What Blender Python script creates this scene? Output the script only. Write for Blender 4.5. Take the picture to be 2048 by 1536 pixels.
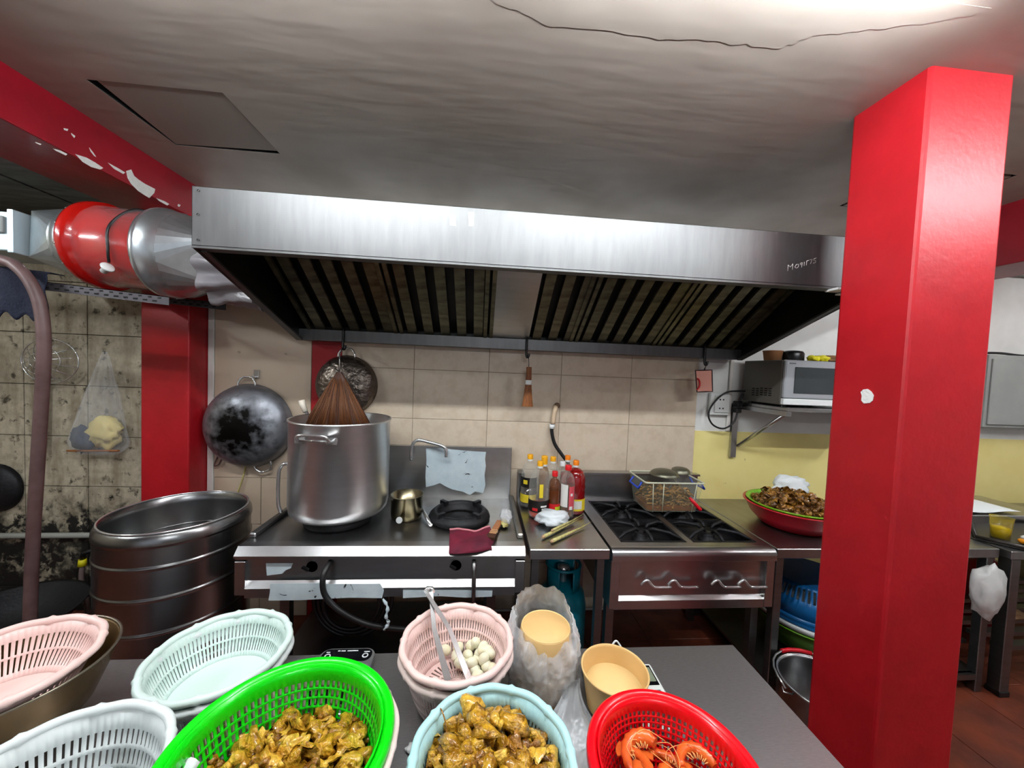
import bpy, math, random
from mathutils import Vector, Matrix, Euler, noise
PI = math.pi
random.seed(7)
sc = bpy.context.scene
COL = sc.collection
for o in list(bpy.data.objects):
    bpy.data.objects.remove(o)

# ------------------------------------------------------------------ camera
YAW, PITCH, ROLL, CAMH = .084793, .040372, .041149, 1.65
def cam_rows():
    cy, sy, cp, sp, cr, sr = (math.cos(YAW), math.sin(YAW), math.cos(PITCH), math.sin(PITCH), math.cos(ROLL), math.sin(ROLL))
    Ry = Matrix(((cy, 0, -sy), (0, 1, 0), (sy, 0, cy)))
    Rp = Matrix(((1, 0, 0), (0, cp, -sp), (0, sp, cp)))
    Rr = Matrix(((cr, -sr, 0), (sr, cr, 0), (0, 0, 1)))
    return Rr @ Rp @ Ry
_R = cam_rows()
cd = bpy.data.cameras.new('camera'); cam = bpy.data.objects.new('camera', cd); COL.objects.link(cam)
cd.sensor_width = 36; cd.lens = 734.4 / 2048 * 36; cd.clip_start = .02; cd.clip_end = 60
w = lambda r: Vector((r[0], r[2], -r[1]))
right, up, back = w(_R[0]), -w(_R[1]), -w(_R[2])
m = Matrix.Identity(4)
for i in range(3):
    m[i][0], m[i][1], m[i][2] = right[i], up[i], back[i]
m[2][3] = CAMH
cam.matrix_world = m
sc.camera = cam

# ------------------------------------------------------------------ world, exposure
wd = bpy.data.worlds.new('world'); sc.world = wd; wd.use_nodes = True
wd.node_tree.nodes['Background'].inputs[0].default_value = (.8, .87, 1, 1)
wd.node_tree.nodes['Background'].inputs[1].default_value = .28
sc.view_settings.view_transform = 'Standard'; sc.view_settings.look = 'None'
sc.view_settings.gamma = 1; sc.view_settings.use_curve_mapping = False
sc.view_settings.exposure = 0.95
sc.cycles.max_bounces = 5; sc.cycles.diffuse_bounces = 2; sc.cycles.glossy_bounces = 3; sc.cycles.transmission_bounces = 3; sc.cycles.transparent_max_bounces = 8
sc.cycles.adaptive_threshold = .03; sc.cycles.use_light_tree = False
sc.cycles.caustics_reflective = False; sc.cycles.caustics_refractive = False
TUBE = 100.0      # emission strength of the fluorescent tubes

# ------------------------------------------------------------------ mesh helpers
class MB:
    def __init__(s): s.v = []; s.f = []; s.s = []
    def add(s, vs, fs, smooth=False):
        b = len(s.v); s.v += [Vector(p) for p in vs]
        for f in fs: s.f.append([b + i for i in f]); s.s.append(smooth)
        return s
    def box(s, x0, x1, y0, y1, z0, z1):
        vs = [(x0,y0,z0),(x1,y0,z0),(x1,y1,z0),(x0,y1,z0),(x0,y0,z1),(x1,y0,z1),(x1,y1,z1),(x0,y1,z1)]
        return s.add(vs, [(0,3,2,1),(4,5,6,7),(0,1,5,4),(1,2,6,5),(2,3,7,6),(3,0,4,7)])
    def obox(s, c, size, M=None):
        hx, hy, hz = size[0]/2, size[1]/2, size[2]/2
        n = len(s.v); s.box(-hx,hx,-hy,hy,-hz,hz)
        M = M or Matrix.Identity(3)
        for i in range(n, len(s.v)): s.v[i] = M @ s.v[i] + Vector(c)
        return s
    def cbox(s, x0, x1, y0, y1, z0, z1, b):
        """box with chamfered edges"""
        vs = []; idx = {}
        X, Y, Z = (x0, x1), (y0, y1), (z0, z1)
        for i in (0,1):
            for j in (0,1):
                for k in (0,1):
                    p = (X[i], Y[j], Z[k]); d = ((1,-1)[i]*b, (1,-1)[j]*b, (1,-1)[k]*b)
                    for a in range(3):
                        q = [p[c] if c == a else p[c] + d[c] for c in range(3)]
                        idx[(i,j,k,a)] = len(vs); vs.append(q)
        fs = []
        for a in range(3):
            b1, c1 = (a+1) % 3, (a+2) % 3
            for e in (0,1):
                def key(u, w_):
                    t = [0,0,0]; t[a] = e; t[b1] = u; t[c1] = w_
                    return idx[(t[0],t[1],t[2],a)]
                q = [key(0,0), key(1,0), key(1,1), key(0,1)]
                fs.append(q if e else q[::-1])
        for a in range(3):
            b1, c1 = (a+1) % 3, (a+2) % 3
            for u in (0,1):
                for v in (0,1):
                    def key(e, ax):
                        t = [0,0,0]; t[a] = e; t[b1] = u; t[c1] = v
                        return idx[(t[0],t[1],t[2],ax)]
                    fs.append([key(0,b1), key(1,b1), key(1,c1), key(0,c1)])
        for i in (0,1):
            for j in (0,1):
                for k in (0,1): fs.append([idx[(i,j,k,a)] for a in range(3)])
        return s.add(vs, fs)
    def tube(s, pts, r, n=8, cap=True, closed=False, smooth=True):
        pts = [Vector(p) for p in pts]; N = len(pts)
        rs = r if isinstance(r, (list, tuple)) else [r]*N
        tang = []
        for i in range(N):
            if closed: t = pts[(i+1) % N] - pts[i-1]
            else: t = pts[min(i+1, N-1)] - pts[max(i-1, 0)]
            tang.append(t.normalized() if t.length > 1e-9 else Vector((0,0,1)))
        u = Vector((0,0,1)) if abs(tang[0].z) < .9 else Vector((1,0,0))
        u = (u - tang[0]*u.dot(tang[0])).normalized()
        vs = []
        for i in range(N):
            u = (u - tang[i]*u.dot(tang[i]))
            u = u.normalized() if u.length > 1e-6 else tang[i].orthogonal().normalized()
            v = tang[i].cross(u)
            for k in range(n):
                a = 2*PI*k/n; vs.append(pts[i] + (u*math.cos(a) + v*math.sin(a))*rs[i])
        fs = []
        for i in range(N if closed else N-1):
            j = (i+1) % N
            for k in range(n): fs.append((i*n+k, i*n+(k+1) % n, j*n+(k+1) % n, j*n+k))
        s.add(vs, fs, smooth)
        if cap and not closed:
            b = len(s.v) - len(vs)
            s.f.append([b+k for k in range(n)][::-1]); s.s.append(False)
            s.f.append([b+(N-1)*n+k for k in range(n)]); s.s.append(False)
        return s
    def lathe(s, prof, n=32, c=(0,0,0), M=None, smooth=True):
        """prof: list of (r, h); axis z unless a matrix is given"""
        vs = []; M = M or Matrix.Identity(3); c = Vector(c)
        for (r, h) in prof:
            for k in range(n):
                a = 2*PI*k/n; vs.append(M @ Vector((r*math.cos(a), r*math.sin(a), h)) + c)
        fs = []
        for i in range(len(prof)-1):
            for k in range(n): fs.append((i*n+k, i*n+(k+1) % n, (i+1)*n+(k+1) % n, (i+1)*n+k))
        return s.add(vs, fs, smooth)
    def disc(s, c, r, n=24, M=None, flip=False):
        M = M or Matrix.Identity(3); c = Vector(c)
        vs = [M @ Vector((r*math.cos(2*PI*k/n), r*math.sin(2*PI*k/n), 0)) + c for k in range(n)]
        return s.add(vs, [list(range(n))[::-1] if flip else list(range(n))])
    def grid(s, fn, nu, nv, closeu=False, smooth=True):
        vs = [fn(i/(nu if closeu else nu-1), j/(nv-1)) for j in range(nv) for i in range(nu)]
        fs = []
        for j in range(nv-1):
            for i in range(nu if closeu else nu-1):
                i2 = (i+1) % nu; fs.append((j*nu+i, j*nu+i2, (j+1)*nu+i2, (j+1)*nu+i))
        return s.add(vs, fs, smooth)
    def prism(s, poly, d0, d1, axis='x'):
        """extrude a polygon along an axis: axis x -> poly (y,z); y -> (x,z); z -> (x,y)"""
        def P(p, d): return {'x': (d,p[0],p[1]), 'y': (p[0],d,p[1]), 'z': (p[0],p[1],d)}[axis]
        n = len(poly); vs = [P(p, d0) for p in poly] + [P(p, d1) for p in poly]
        fs = [list(range(n))[::-1], list(range(n, 2*n))] + [(i, (i+1) % n, n+(i+1) % n, n+i) for i in range(n)]
        return s.add(vs, fs)
    def arc(s, cx, cy, r, z0, z1, a0, a1, n=10):
        return s.grid(lambda u, v: (cx + r*math.cos(a0+(a1-a0)*u), cy + r*math.sin(a0+(a1-a0)*u), z0+(z1-z0)*v), n, 2)
    def mesh(s, name, off=(0,0,0)):
        off = Vector(off); me = bpy.data.meshes.new(name)
        me.from_pydata([tuple(p-off) for p in s.v], [], s.f)
        me.polygons.foreach_set('use_smooth', s.s); me.update()
        return me

def wloc(o):
    v = Vector((0,0,0))
    while o: v = v + o.location; o = o.parent
    return v
def part(name, mb, mat, parent, label=None, kind=None, solid=0, bev=0, sub=0):
    me = mb.mesh(name, wloc(parent)); me.materials.append(mat)
    o = bpy.data.objects.new(name, me); COL.objects.link(o); o.parent = parent
    mods(o, solid, bev, sub)
    if label: o['label'] = label
    if kind: o['kind'] = kind
    return o
def mods(o, solid=0, bev=0, sub=0):
    if solid:
        md = o.modifiers.new('solid', 'SOLIDIFY'); md.thickness = solid; md.offset = 0
    if bev:
        md = o.modifiers.new('bevel', 'BEVEL'); md.width = bev; md.segments = 2; md.limit_method = 'ANGLE'; md.angle_limit = .6
    if sub:
        md = o.modifiers.new('sub', 'SUBSURF'); md.levels = sub; md.render_levels = sub
def thing(name, label, cat, loc=(0,0,0), group=None):
    o = bpy.data.objects.new(name, None); COL.objects.link(o); o.location = loc
    o['label'] = label; o['category'] = cat
    if group: o['group'] = group
    o.empty_display_size = .05
    return o
def single(name, mb, mat, label, cat, loc, group=None, solid=0, bev=0, sub=0, kind=None):
    me = mb.mesh(name, loc); me.materials.append(mat)
    o = bpy.data.objects.new(name, me); COL.objects.link(o); o.location = loc
    o['label'] = label; o['category'] = cat
    if group: o['group'] = group
    if kind: o['kind'] = kind
    mods(o, solid, bev, sub)
    return o
def struct(name, mb, mat, loc=(0,0,0), label=None, bev=0):
    me = mb.mesh(name, loc); me.materials.append(mat)
    o = bpy.data.objects.new(name, me); COL.objects.link(o); o.location = loc; o['kind'] = 'structure'
    if label: o['label'] = label
    mods(o, 0, bev)
    return o
def inst(name, me, loc, rot=(0,0,0), scale=(1,1,1), parent=None, label=None, cat=None, group=None):
    o = bpy.data.objects.new(name, me); COL.objects.link(o)
    if parent: o.parent = parent; o.location = Vector(loc) - wloc(parent)
    else: o.location = loc
    o.rotation_euler = rot; o.scale = scale
    if label: o['label'] = label
    if cat: o['category'] = cat
    if group: o['group'] = group
    return o
def bez(pts, n=8):
    """Catmull-Rom through points"""
    P = [Vector(p) for p in pts]; P = [2*P[0]-P[1]] + P + [2*P[-1]-P[-2]]; out = []
    for i in range(1, len(P)-2):
        for k in range(n):
            t = k/n; a, b, c, d = P[i-1], P[i], P[i+1], P[i+2]
            out.append(.5*((2*b) + (c-a)*t + (2*a-5*b+4*c-d)*t*t + (3*b-a-3*c+d)*t**3))
    out.append(P[-2]); return out
def Rx(a): return Matrix.Rotation(a, 3, 'X')
def Ry(a): return Matrix.Rotation(a, 3, 'Y')
def Rz(a): return Matrix.Rotation(a, 3, 'Z')

# ------------------------------------------------------------------ materials
def lin(c):
    return tuple((x/12.92 if x <= .04045 else ((x+.055)/1.055)**2.4) for x in (c[0]/255, c[1]/255, c[2]/255)) + (1,)
MATS = {}
def mat(name, col, rough=.5, metal=0, col2=None, vs=6, vk=(.35,.65), stretch=None, bump=0, bs=40, bstretch=None,
        spec=.5, alpha=1, trans=0, coat=0, emit=0, coords='Object', rvar=0, ior=1.45, sss=0):
    M = bpy.data.materials.new(name); M.use_nodes = True; MATS[name] = M
    nt = M.node_tree; N = nt.nodes; L = nt.links; P = N['Principled BSDF']
    P.inputs['Base Color'].default_value = lin(col); P.inputs['Roughness'].default_value = rough
    P.inputs['Metallic'].default_value = metal; P.inputs['Specular IOR Level'].default_value = spec
    P.inputs['Alpha'].default_value = alpha; P.inputs['Transmission Weight'].default_value = trans
    P.inputs['Coat Weight'].default_value = coat; P.inputs['IOR'].default_value = ior
    if sss: P.inputs['Subsurface Weight'].default_value = sss; P.inputs['Subsurface Radius'].default_value = (.01,.006,.003)
    if emit:
        P.inputs['Emission Color'].default_value = lin(col); P.inputs['Emission Strength'].default_value = emit
    def co(st):
        if coords == 'Position': g = N.new('ShaderNodeNewGeometry').outputs['Position']
        else: g = N.new('ShaderNodeTexCoord').outputs['Object']
        if st:
            mp = N.new('ShaderNodeMapping'); mp.inputs['Scale'].default_value = st; L.new(g, mp.inputs[0]); g = mp.outputs[0]
        return g
    if col2 or rvar:
        nz = N.new('ShaderNodeTexNoise'); nz.inputs['Scale'].default_value = vs; nz.inputs['Detail'].default_value = 3
        nz.inputs['Roughness'].default_value = .6
        L.new(co(stretch), nz.inputs['Vector'])
        rp = N.new('ShaderNodeMapRange'); rp.inputs[1].default_value = vk[0]; rp.inputs[2].default_value = vk[1]
        L.new(nz.outputs[0], rp.inputs[0])
        if col2:
            mx = N.new('ShaderNodeMix'); mx.data_type = 'RGBA'
            mx.inputs[6].default_value = lin(col); mx.inputs[7].default_value = lin(col2)
            L.new(rp.outputs[0], mx.inputs[0]); L.new(mx.outputs[2], P.inputs['Base Color'])
            M['mixnode'] = mx.name
        if rvar:
            r2 = N.new('ShaderNodeMapRange'); r2.inputs[3].default_value = max(.03, rough-rvar); r2.inputs[4].default_value = rough+rvar
            L.new(rp.outputs[0], r2.inputs[0]); L.new(r2.outputs[0], P.inputs['Roughness'])
    if bump:
        nb = N.new('ShaderNodeTexNoise'); nb.inputs['Scale'].default_value = bs; nb.inputs['Detail'].default_value = 2
        L.new(co(bstretch), nb.inputs['Vector'])
        bp = N.new('ShaderNodeBump'); bp.inputs['Strength'].default_value = bump; bp.inputs['Distance'].default_value = .01
        L.new(nb.outputs[0], bp.inputs['Height']); L.new(bp.outputs[0], P.inputs['Normal'])
    return M
def overlay(M, col, scale, lo, hi, zfade=None, detail=5, stretch=None, rough=None, dist=0):
    """a second noise-masked layer of colour (stain, chip or grime) with its own outline; zfade=(z_none, z_full) in world height"""
    nt = M.node_tree; N = nt.nodes; L = nt.links; P = N['Principled BSDF']
    g = N.new('ShaderNodeNewGeometry').outputs['Position']; src = g
    if stretch:
        mp = N.new('ShaderNodeMapping'); mp.inputs['Scale'].default_value = stretch; L.new(g, mp.inputs[0]); src = mp.outputs[0]
    nz = N.new('ShaderNodeTexNoise'); nz.inputs['Scale'].default_value = scale; nz.inputs['Detail'].default_value = detail
    nz.inputs['Roughness'].default_value = .65; nz.inputs['Distortion'].default_value = dist
    L.new(src, nz.inputs['Vector']); val = nz.outputs[0]
    if zfade:
        sx = N.new('ShaderNodeSeparateXYZ'); L.new(g, sx.inputs[0])
        zr = N.new('ShaderNodeMapRange'); zr.inputs[1].default_value = zfade[0]; zr.inputs[2].default_value = zfade[1]
        zr.inputs[3].default_value = -.35; zr.inputs[4].default_value = .10
        L.new(sx.outputs['Z'], zr.inputs[0])
        ad = N.new('ShaderNodeMath'); ad.operation = 'ADD'; L.new(val, ad.inputs[0]); L.new(zr.outputs[0], ad.inputs[1]); val = ad.outputs[0]
    mr = N.new('ShaderNodeMapRange'); mr.inputs[1].default_value = lo; mr.inputs[2].default_value = hi
    L.new(val, mr.inputs[0])
    mx = N.new('ShaderNodeMix'); mx.data_type = 'RGBA'; mx.inputs[7].default_value = lin(col)
    bc = P.inputs['Base Color']
    if bc.is_linked: L.new(bc.links[0].from_socket, mx.inputs[6])
    else: mx.inputs[6].default_value = bc.default_value
    L.new(mr.outputs[0], mx.inputs[0]); L.new(mx.outputs[2], bc)
    return M
def film(name, col, alpha=.3, rough=.25, bump=.4, bs=25):
    """thin clear film: mostly see-through face on, denser and shinier at grazing angles"""
    M = mat(name, col, rough, bump=bump, bs=bs, spec=1.0)
    nt = M.node_tree; N = nt.nodes; L = nt.links; P = N['Principled BSDF']
    lw = N.new('ShaderNodeLayerWeight'); lw.inputs[0].default_value = .35
    mr = N.new('ShaderNodeMapRange'); mr.inputs[3].default_value = alpha; mr.inputs[4].default_value = min(.9, alpha*2.6+.15)
    L.new(lw.outputs['Facing'], mr.inputs[0]); L.new(mr.outputs[0], P.inputs['Alpha'])
    return M

RED = (170, 20, 30)
m_ceil = mat('ceiling_paint', (168, 158, 148), .45, col2=(158,147,137), vs=2.2, bump=.22, bs=6, bstretch=(.6,2.2,1), coords='Position', rvar=.1)
m_wallw = mat('white_wall_paint', (228, 227, 222), .6, col2=(214,212,206), vs=3, bump=.05, bs=60, coords='Position')
m_yellow = mat('yellow_dado_paint', (242, 226, 150), .5, col2=(236,218,138), vs=4, coords='Position')
overlay(m_yellow, (120, 100, 50), 9, .70, .78, stretch=(1,1,2))
m_red = mat('red_wall_paint', RED, .42, col2=(158,17,26), vs=5, bump=.10, bs=45, coords='Position')
overlay(m_red, (120, 10, 14), 26, .74, .80)
m_beam = mat('red_beam_paint', (142, 13, 30), .4, col2=(126,11,26), vs=4, bump=.12, bs=20, coords='Position')
m_tile = mat('beige_tile', (214, 198, 176), .32, col2=(200,182,158), vs=14, bump=.03, bs=60, coords='Position', rvar=.08)
m_grout = mat('grout', (150, 132, 114), .8)
m_dtile = mat('grimy_tile', (192, 182, 160), .6, col2=(164,154,132), vs=22, bump=.08, bs=70, coords='Position')
overlay(m_dtile, (122, 108, 86), 4.0, .45, .75, stretch=(2.8,1,.5))
overlay(m_dtile, (70, 64, 50), 16, .56, .66)
overlay(m_dtile, (44, 42, 34), 8, .42, .66, zfade=(1.2,.40), dist=.6)
overlay(m_dtile, (20, 19, 16), 13, .52, .60, zfade=(1.15,.5), dist=.4)
m_dgrout = mat('dirty_grout', (84, 76, 62), .9)
m_panel = mat('beige_panel', (206, 186, 164), .42, col2=(198,178,154), vs=3, coords='Position')
m_ftile = mat('terracotta_tile', (126, 62, 42), .38, col2=(100,48,34), vs=5, bump=.06, bs=40, coords='Position', rvar=.1)
overlay(m_ftile, (70, 36, 28), 4, .5, .8)
m_fgrout = mat('floor_grout', (150, 118, 98), .9)
m_soffit = mat('weathered_soffit', (112, 116, 112), .7, col2=(78,82,80), vs=5, stretch=(1,4,1), bump=.2, bs=18, coords='Position')
overlay(m_soffit, (40, 42, 40), 5, .58, .7)
m_black = mat('void_black', (10, 10, 10), .9)
m_hatch = mat('hatch_board', (150, 140, 131), .5)
def steel(name, v=150, rough=.28, bump=.0, vs=5, st=(1,1,14), tint=(1,1,1), rvar=0, bs=90, coords='Object', v2=None):
    v2 = v2 or v-8
    return mat(name, tuple(v*t for t in tint), rough, 1, col2=tuple(v2*t for t in tint), vs=vs, stretch=st, bump=0, rvar=0, coords=coords)
m_hood = steel('hood_steel', 108, .48, .015, 4, (8,1,1), rvar=.1, bs=30, coords='Position', v2=100)
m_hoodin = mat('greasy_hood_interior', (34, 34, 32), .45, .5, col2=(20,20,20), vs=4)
m_slat = mat('greasy_baffle', (128, 124, 102), .38, .8, col2=(86,84,70), vs=7, stretch=(1,3,1))
m_steel = steel('stove_steel', 186, .3, .01, 4, (1,8,8), coords='Position')
overlay(m_steel, (150, 142, 124), 2, .55, .9)
m_steeltop = steel('stove_top_steel', 160, .32, .012, 4, (6,1,1), coords='Position')
overlay(m_steeltop, (124, 112, 80), 1.6, .5, .9)
m_table = steel('table_steel', 176, .42, 0, 60, (1,6,1), v2=166, coords='Position', rvar=.1)
m_pot = steel('pot_steel', 236, .36, .003, 4, (1,1,6), rvar=.04)
m_pot2 = steel('tub_steel', 150, .27, .003, 3, (1,1,6), rvar=.04)
m_dark = steel('dark_frame_steel', 130, .36, .02)
m_chrome = mat('chrome', (222, 222, 222), .18, .85)
m_galv = mat('galvanised', (196, 202, 204), .32, .9, col2=(182,188,190), vs=14)
m_galvlit = mat('lit_galvanised', (205, 222, 228), .35, .35)  # paler copy of galvanised, light from the left put into the colour
m_redpl = mat('fan_red_enamel', (200, 28, 20), .2, 0, col2=(170,16,12), vs=3, coat=.5)
m_iron = mat('cast_iron', (24, 24, 27), .55, .3, bump=.2, bs=60)
m_knob = mat('black_bakelite', (12, 12, 13), .35)
m_rubber = mat('black_hose', (20, 20, 21), .45)
m_bhose = mat('brown_hose', (104, 80, 78), .5, col2=(84,62,60), vs=10)
m_white = mat('white_plastic', (232, 234, 232), .35)
m_greyplate = mat('grey_enamel', (150, 152, 148), .45, col2=(140,142,138), vs=4)
m_wok = mat('wok_iron', (158, 160, 166), .4, .75, col2=(120,122,128), vs=6, bump=.12, bs=24, rvar=.08)
def scorch(M, cz, r0, r1, col):
    nt = M.node_tree; N = nt.nodes; L = nt.links; P = N['Principled BSDF']
    tc = N.new('ShaderNodeTexCoord'); mp = N.new('ShaderNodeMapping'); mp.inputs['Location'].default_value = (0,0,-cz); mp.inputs['Scale'].default_value = (1,0,1)
    L.new(tc.outputs['Object'], mp.inputs[0]); ln = N.new('ShaderNodeVectorMath'); ln.operation = 'LENGTH'; L.new(mp.outputs[0], ln.inputs[0])
    nz = N.new('ShaderNodeTexNoise'); nz.inputs['Scale'].default_value = 22; nz.inputs['Detail'].default_value = 5; L.new(tc.outputs['Object'], nz.inputs['Vector'])
    ma = N.new('ShaderNodeMath'); ma.operation = 'MULTIPLY_ADD'; ma.inputs[1].default_value = .30; L.new(nz.outputs[0], ma.inputs[0]); L.new(ln.outputs['Value'], ma.inputs[2])
    mr = N.new('ShaderNodeMapRange'); mr.inputs[1].default_value = r0; mr.inputs[2].default_value = r1; mr.inputs[3].default_value = 1; mr.inputs[4].default_value = 0; L.new(ma.outputs[0], mr.inputs[0])
    mx = N.new('ShaderNodeMix'); mx.data_type = 'RGBA'; mx.inputs[7].default_value = lin(col); bc_ = P.inputs['Base Color']; L.new(bc_.links[0].from_socket, mx.inputs[6]); L.new(mr.outputs[0], mx.inputs[0]); L.new(mx.outputs[2], bc_)
scorch(m_wok, .245, .24, .36, (16,14,12))
m_wok2 = mat('hammered_wok', (132, 122, 112), .34, .9, col2=(84,74,68), vs=5, bump=.9, bs=34)
m_bristle = mat('broom_bristle', (70, 34, 12), .6, col2=(40,18,8), vs=14)
m_bamboo = mat('bamboo_brush', (140, 84, 36), .5, col2=(110,60,24), vs=20, stretch=(6,6,1))
m_wood = mat('brush_wood', (176, 112, 58), .45, col2=(140,80,36), vs=20, stretch=(1,6,1))
m_maroon = mat('maroon_cloth', (112, 18, 44), .8, col2=(80,10,34), vs=8)
m_pinkhem = mat('pink_hem', (206, 130, 136), .8)
m_navy = mat('navy_cloth', (16, 22, 44), .85, bump=.4, bs=120)
m_pinkpad = mat('pink_potholder', (226, 160, 142), .8, bump=.3, bs=90)
m_blackedge = mat('dark_binding', (48, 26, 28), .8)
m_glove = mat('yellow_glove', (226, 208, 140), .6)
m_navyg = mat('navy_glove', (40, 52, 74), .7)
m_film = film('clear_bag_film', (235, 238, 240), .10)
m_film2 = film('milky_bag_film', (246, 248, 250), .26, .18, 1.2, 26)
m_filmw = mat('white_bag', (232, 238, 240), .4, bump=.5, bs=14, alpha=.93)
m_pfilm = mat('peeling_film', (208, 222, 226), .35, col2=(190,206,212), vs=10, coords='Position')
overlay(m_pfilm, (20, 20, 18), 16, .64, .67, dist=1.2)
m_mint = mat('mint_plastic', (220, 238, 230), .36, sss=0)
m_wht = mat('basket_white', (228, 234, 232), .36)
m_pink = mat('pink_plastic', (244, 210, 202), .36)
m_pinkd = mat('pale_pink_plastic', (236, 214, 206), .4)
m_green = mat('green_plastic', (8, 216, 18), .28, coat=.3)
m_blueb = mat('light_blue_plastic', (184, 228, 230), .36)
m_redb = mat('red_plastic', (232, 6, 24), .28, coat=.3)
m_cream = mat('cream_plastic', (236, 226, 208), .4)
m_bowlbrown = mat('old_brown_bowl', (128, 100, 58), .32, .55, col2=(92,70,40), vs=5, rvar=.1)
m_bowlrim = mat('worn_rim_metal', (150, 140, 124), .35, .9)
m_egg = mat('quail_egg_white', (232, 234, 208), .3, col2=(238,226,190), vs=9, sss=.1)
m_meat = mat('turmeric_gizzard', (206, 156, 34), .26, col2=(146,98,16), vs=60, vk=(.38,.62), bump=.8, bs=140, coat=.6)
m_meat2 = mat('pale_gizzard', (228, 184, 66), .26, col2=(182,128,28), vs=60, bump=.7, bs=120, coat=.6)
m_meat3 = mat('dark_gizzard', (166, 112, 24), .26, col2=(108,64,12), vs=60, bump=.8, bs=140, coat=.6)
m_brmeat = mat('brown_braised_meat', (124, 82, 28), .38, col2=(70,40,14), vs=30, bump=.5, bs=60, coat=.2)
m_noodle = mat('brown_noodle', (168, 118, 48), .42, col2=(110,72,26), vs=20)
m_broth = mat('amber_broth', (128, 66, 16), .2)
m_shrimp = mat('cooked_shrimp', (236, 118, 44), .3, col2=(214,84,30), vs=30, bump=.2, bs=60, coat=.4)
m_shrimpl = mat('shrimp_leg', (240, 170, 100), .4)
m_kraft = mat('kraft_paper', (226, 186, 124), .6, col2=(218,176,112), vs=5)
m_kraftl = mat('kraft_paper_base', (240, 208, 146), .55, col2=(234,200,136), vs=5)
m_kraftd = mat('kraft_cup_brown', (160, 112, 74), .6)
m_scalew = mat('scale_white', (222, 226, 220), .35)
m_lcd = mat('lcd_grey', (116, 124, 104), .25)
m_scaleb = mat('scale_black', (12, 12, 16), .15, coat=.6)
m_scales = mat('scale_silver', (176, 180, 180), .3, .8)
m_print = mat('white_print', (225, 228, 230), .5)
m_pet = film('clear_bottle', (222, 222, 212), .08, .06, 0)
m_petoil = mat('oil_tinted_bottle', (150, 100, 40), .1, alpha=.5, spec=.8)
m_petred = mat('chilli_filled_bottle', (140, 16, 20), .08, alpha=.8, spec=.8, coat=.5)
m_petbr = mat('sauce_filled_bottle', (110, 58, 26), .08, alpha=.6, spec=.8)
m_capy = mat('yellow_cap', (240, 170, 20), .4)
m_capr = mat('red_cap', (210, 24, 30), .4)
m_capo = mat('orange_cap', (238, 130, 20), .4)
m_liqred = mat('chilli_sauce', (150, 26, 18), .2, coat=.4)
m_liqor = mat('red_oil', (206, 60, 30), .15, coat=.5)
m_liqbr = mat('brown_sauce', (92, 42, 16), .15, coat=.4)
m_liqdk = mat('soy_sauce', (34, 16, 8), .12, coat=.5)
m_lblk = mat('label_black', (22, 18, 16), .4)
m_lred = mat('label_red', (200, 30, 36), .4)
m_lyel = mat('label_yellow', (232, 206, 50), .4)
m_lwht = mat('label_white', (228, 226, 220), .4)
m_lgrn = mat('label_lime', (196, 206, 40), .4)
m_lpnk = mat('label_pink', (214, 82, 92), .4)
m_lemon = mat('lemongrass', (206, 198, 130), .5, col2=(176,160,96), vs=14, stretch=(3,3,1))
m_lemonr = mat('lemongrass_root', (196, 160, 120), .6)
m_boxpl = film('clear_box_plastic', (214, 220, 196), .08, .15, 0)
m_boxrim = mat('cloudy_box_rim', (216, 216, 190), .35, alpha=.8)
m_bluehan = mat('blue_handle', (44, 74, 190), .35)
m_mesh = mat('steel_mesh', (116, 114, 98), .4, .9)
m_redhan = mat('red_handle', (206, 16, 32), .3)
m_teal = mat('teal_cylinder', (0, 120, 140), .35)
m_blue = mat('blue_basket', (16, 96, 156), .3, coat=.2)
m_basin = mat('green_basin', (112, 176, 30), .3, coat=.2)
m_redbowl = mat('red_bowl', (206, 22, 44), .3, coat=.2)
m_micro = mat('silver_microwave', (176, 180, 184), .32, .35)
m_microd = mat('microwave_side', (96, 92, 86), .42, .4)
m_glassd = mat('microwave_glass', (56, 62, 64), .1, coat=.5)
m_socket = mat('socket_white', (226, 228, 224), .4)
m_conduit = mat('white_conduit', (220, 214, 206), .45)
m_ext = mat('extinguisher_red', (120, 8, 20), .3)
m_amber = film('amber_cup', (240, 214, 60), .22, .1, 0)
m_orange = mat('orange_rind', (240, 150, 20), .5)
m_tissue = mat('white_tissue', (236, 240, 240), .7, bump=.3, bs=30)
m_tray = mat('dark_tray', (62, 58, 54), .35, .5)
m_yeltape = mat('yellow_tape', (226, 214, 30), .4)
m_brownbits = mat('brown_sticks', (150, 112, 72), .6, col2=(110,76,46), vs=12)
m_tubeglow = mat('tube_glow', (244, 250, 255), .4, emit=TUBE)
m_paint = mat('white_paint_dab', (236, 236, 232), .6, bump=.3, bs=120)
m_plaster = mat('bare_plaster', (206, 204, 198), .8, bump=.4, bs=60)
m_scratch = mat('scratch', (205, 196, 190), .6)

# ------------------------------------------------------------------ measured points (photo pixel on a known plane -> metres)
def ray(px, py):
    d = _R.transposed() @ Vector(((px-1024)/734.4, (py-768)/734.4, 1)); return Vector((d[0], d[2], -d[1]))
def atY(px, py, y): d = ray(px, py); return Vector((0,0,CAMH)) + d*(y/d.y)
def atX(px, py, x): d = ray(px, py); return Vector((0,0,CAMH)) + d*(x/d.x)
def atZ(px, py, z): d = ray(px, py); return Vector((0,0,CAMH)) + d*((z-CAMH)/d.z)

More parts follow.
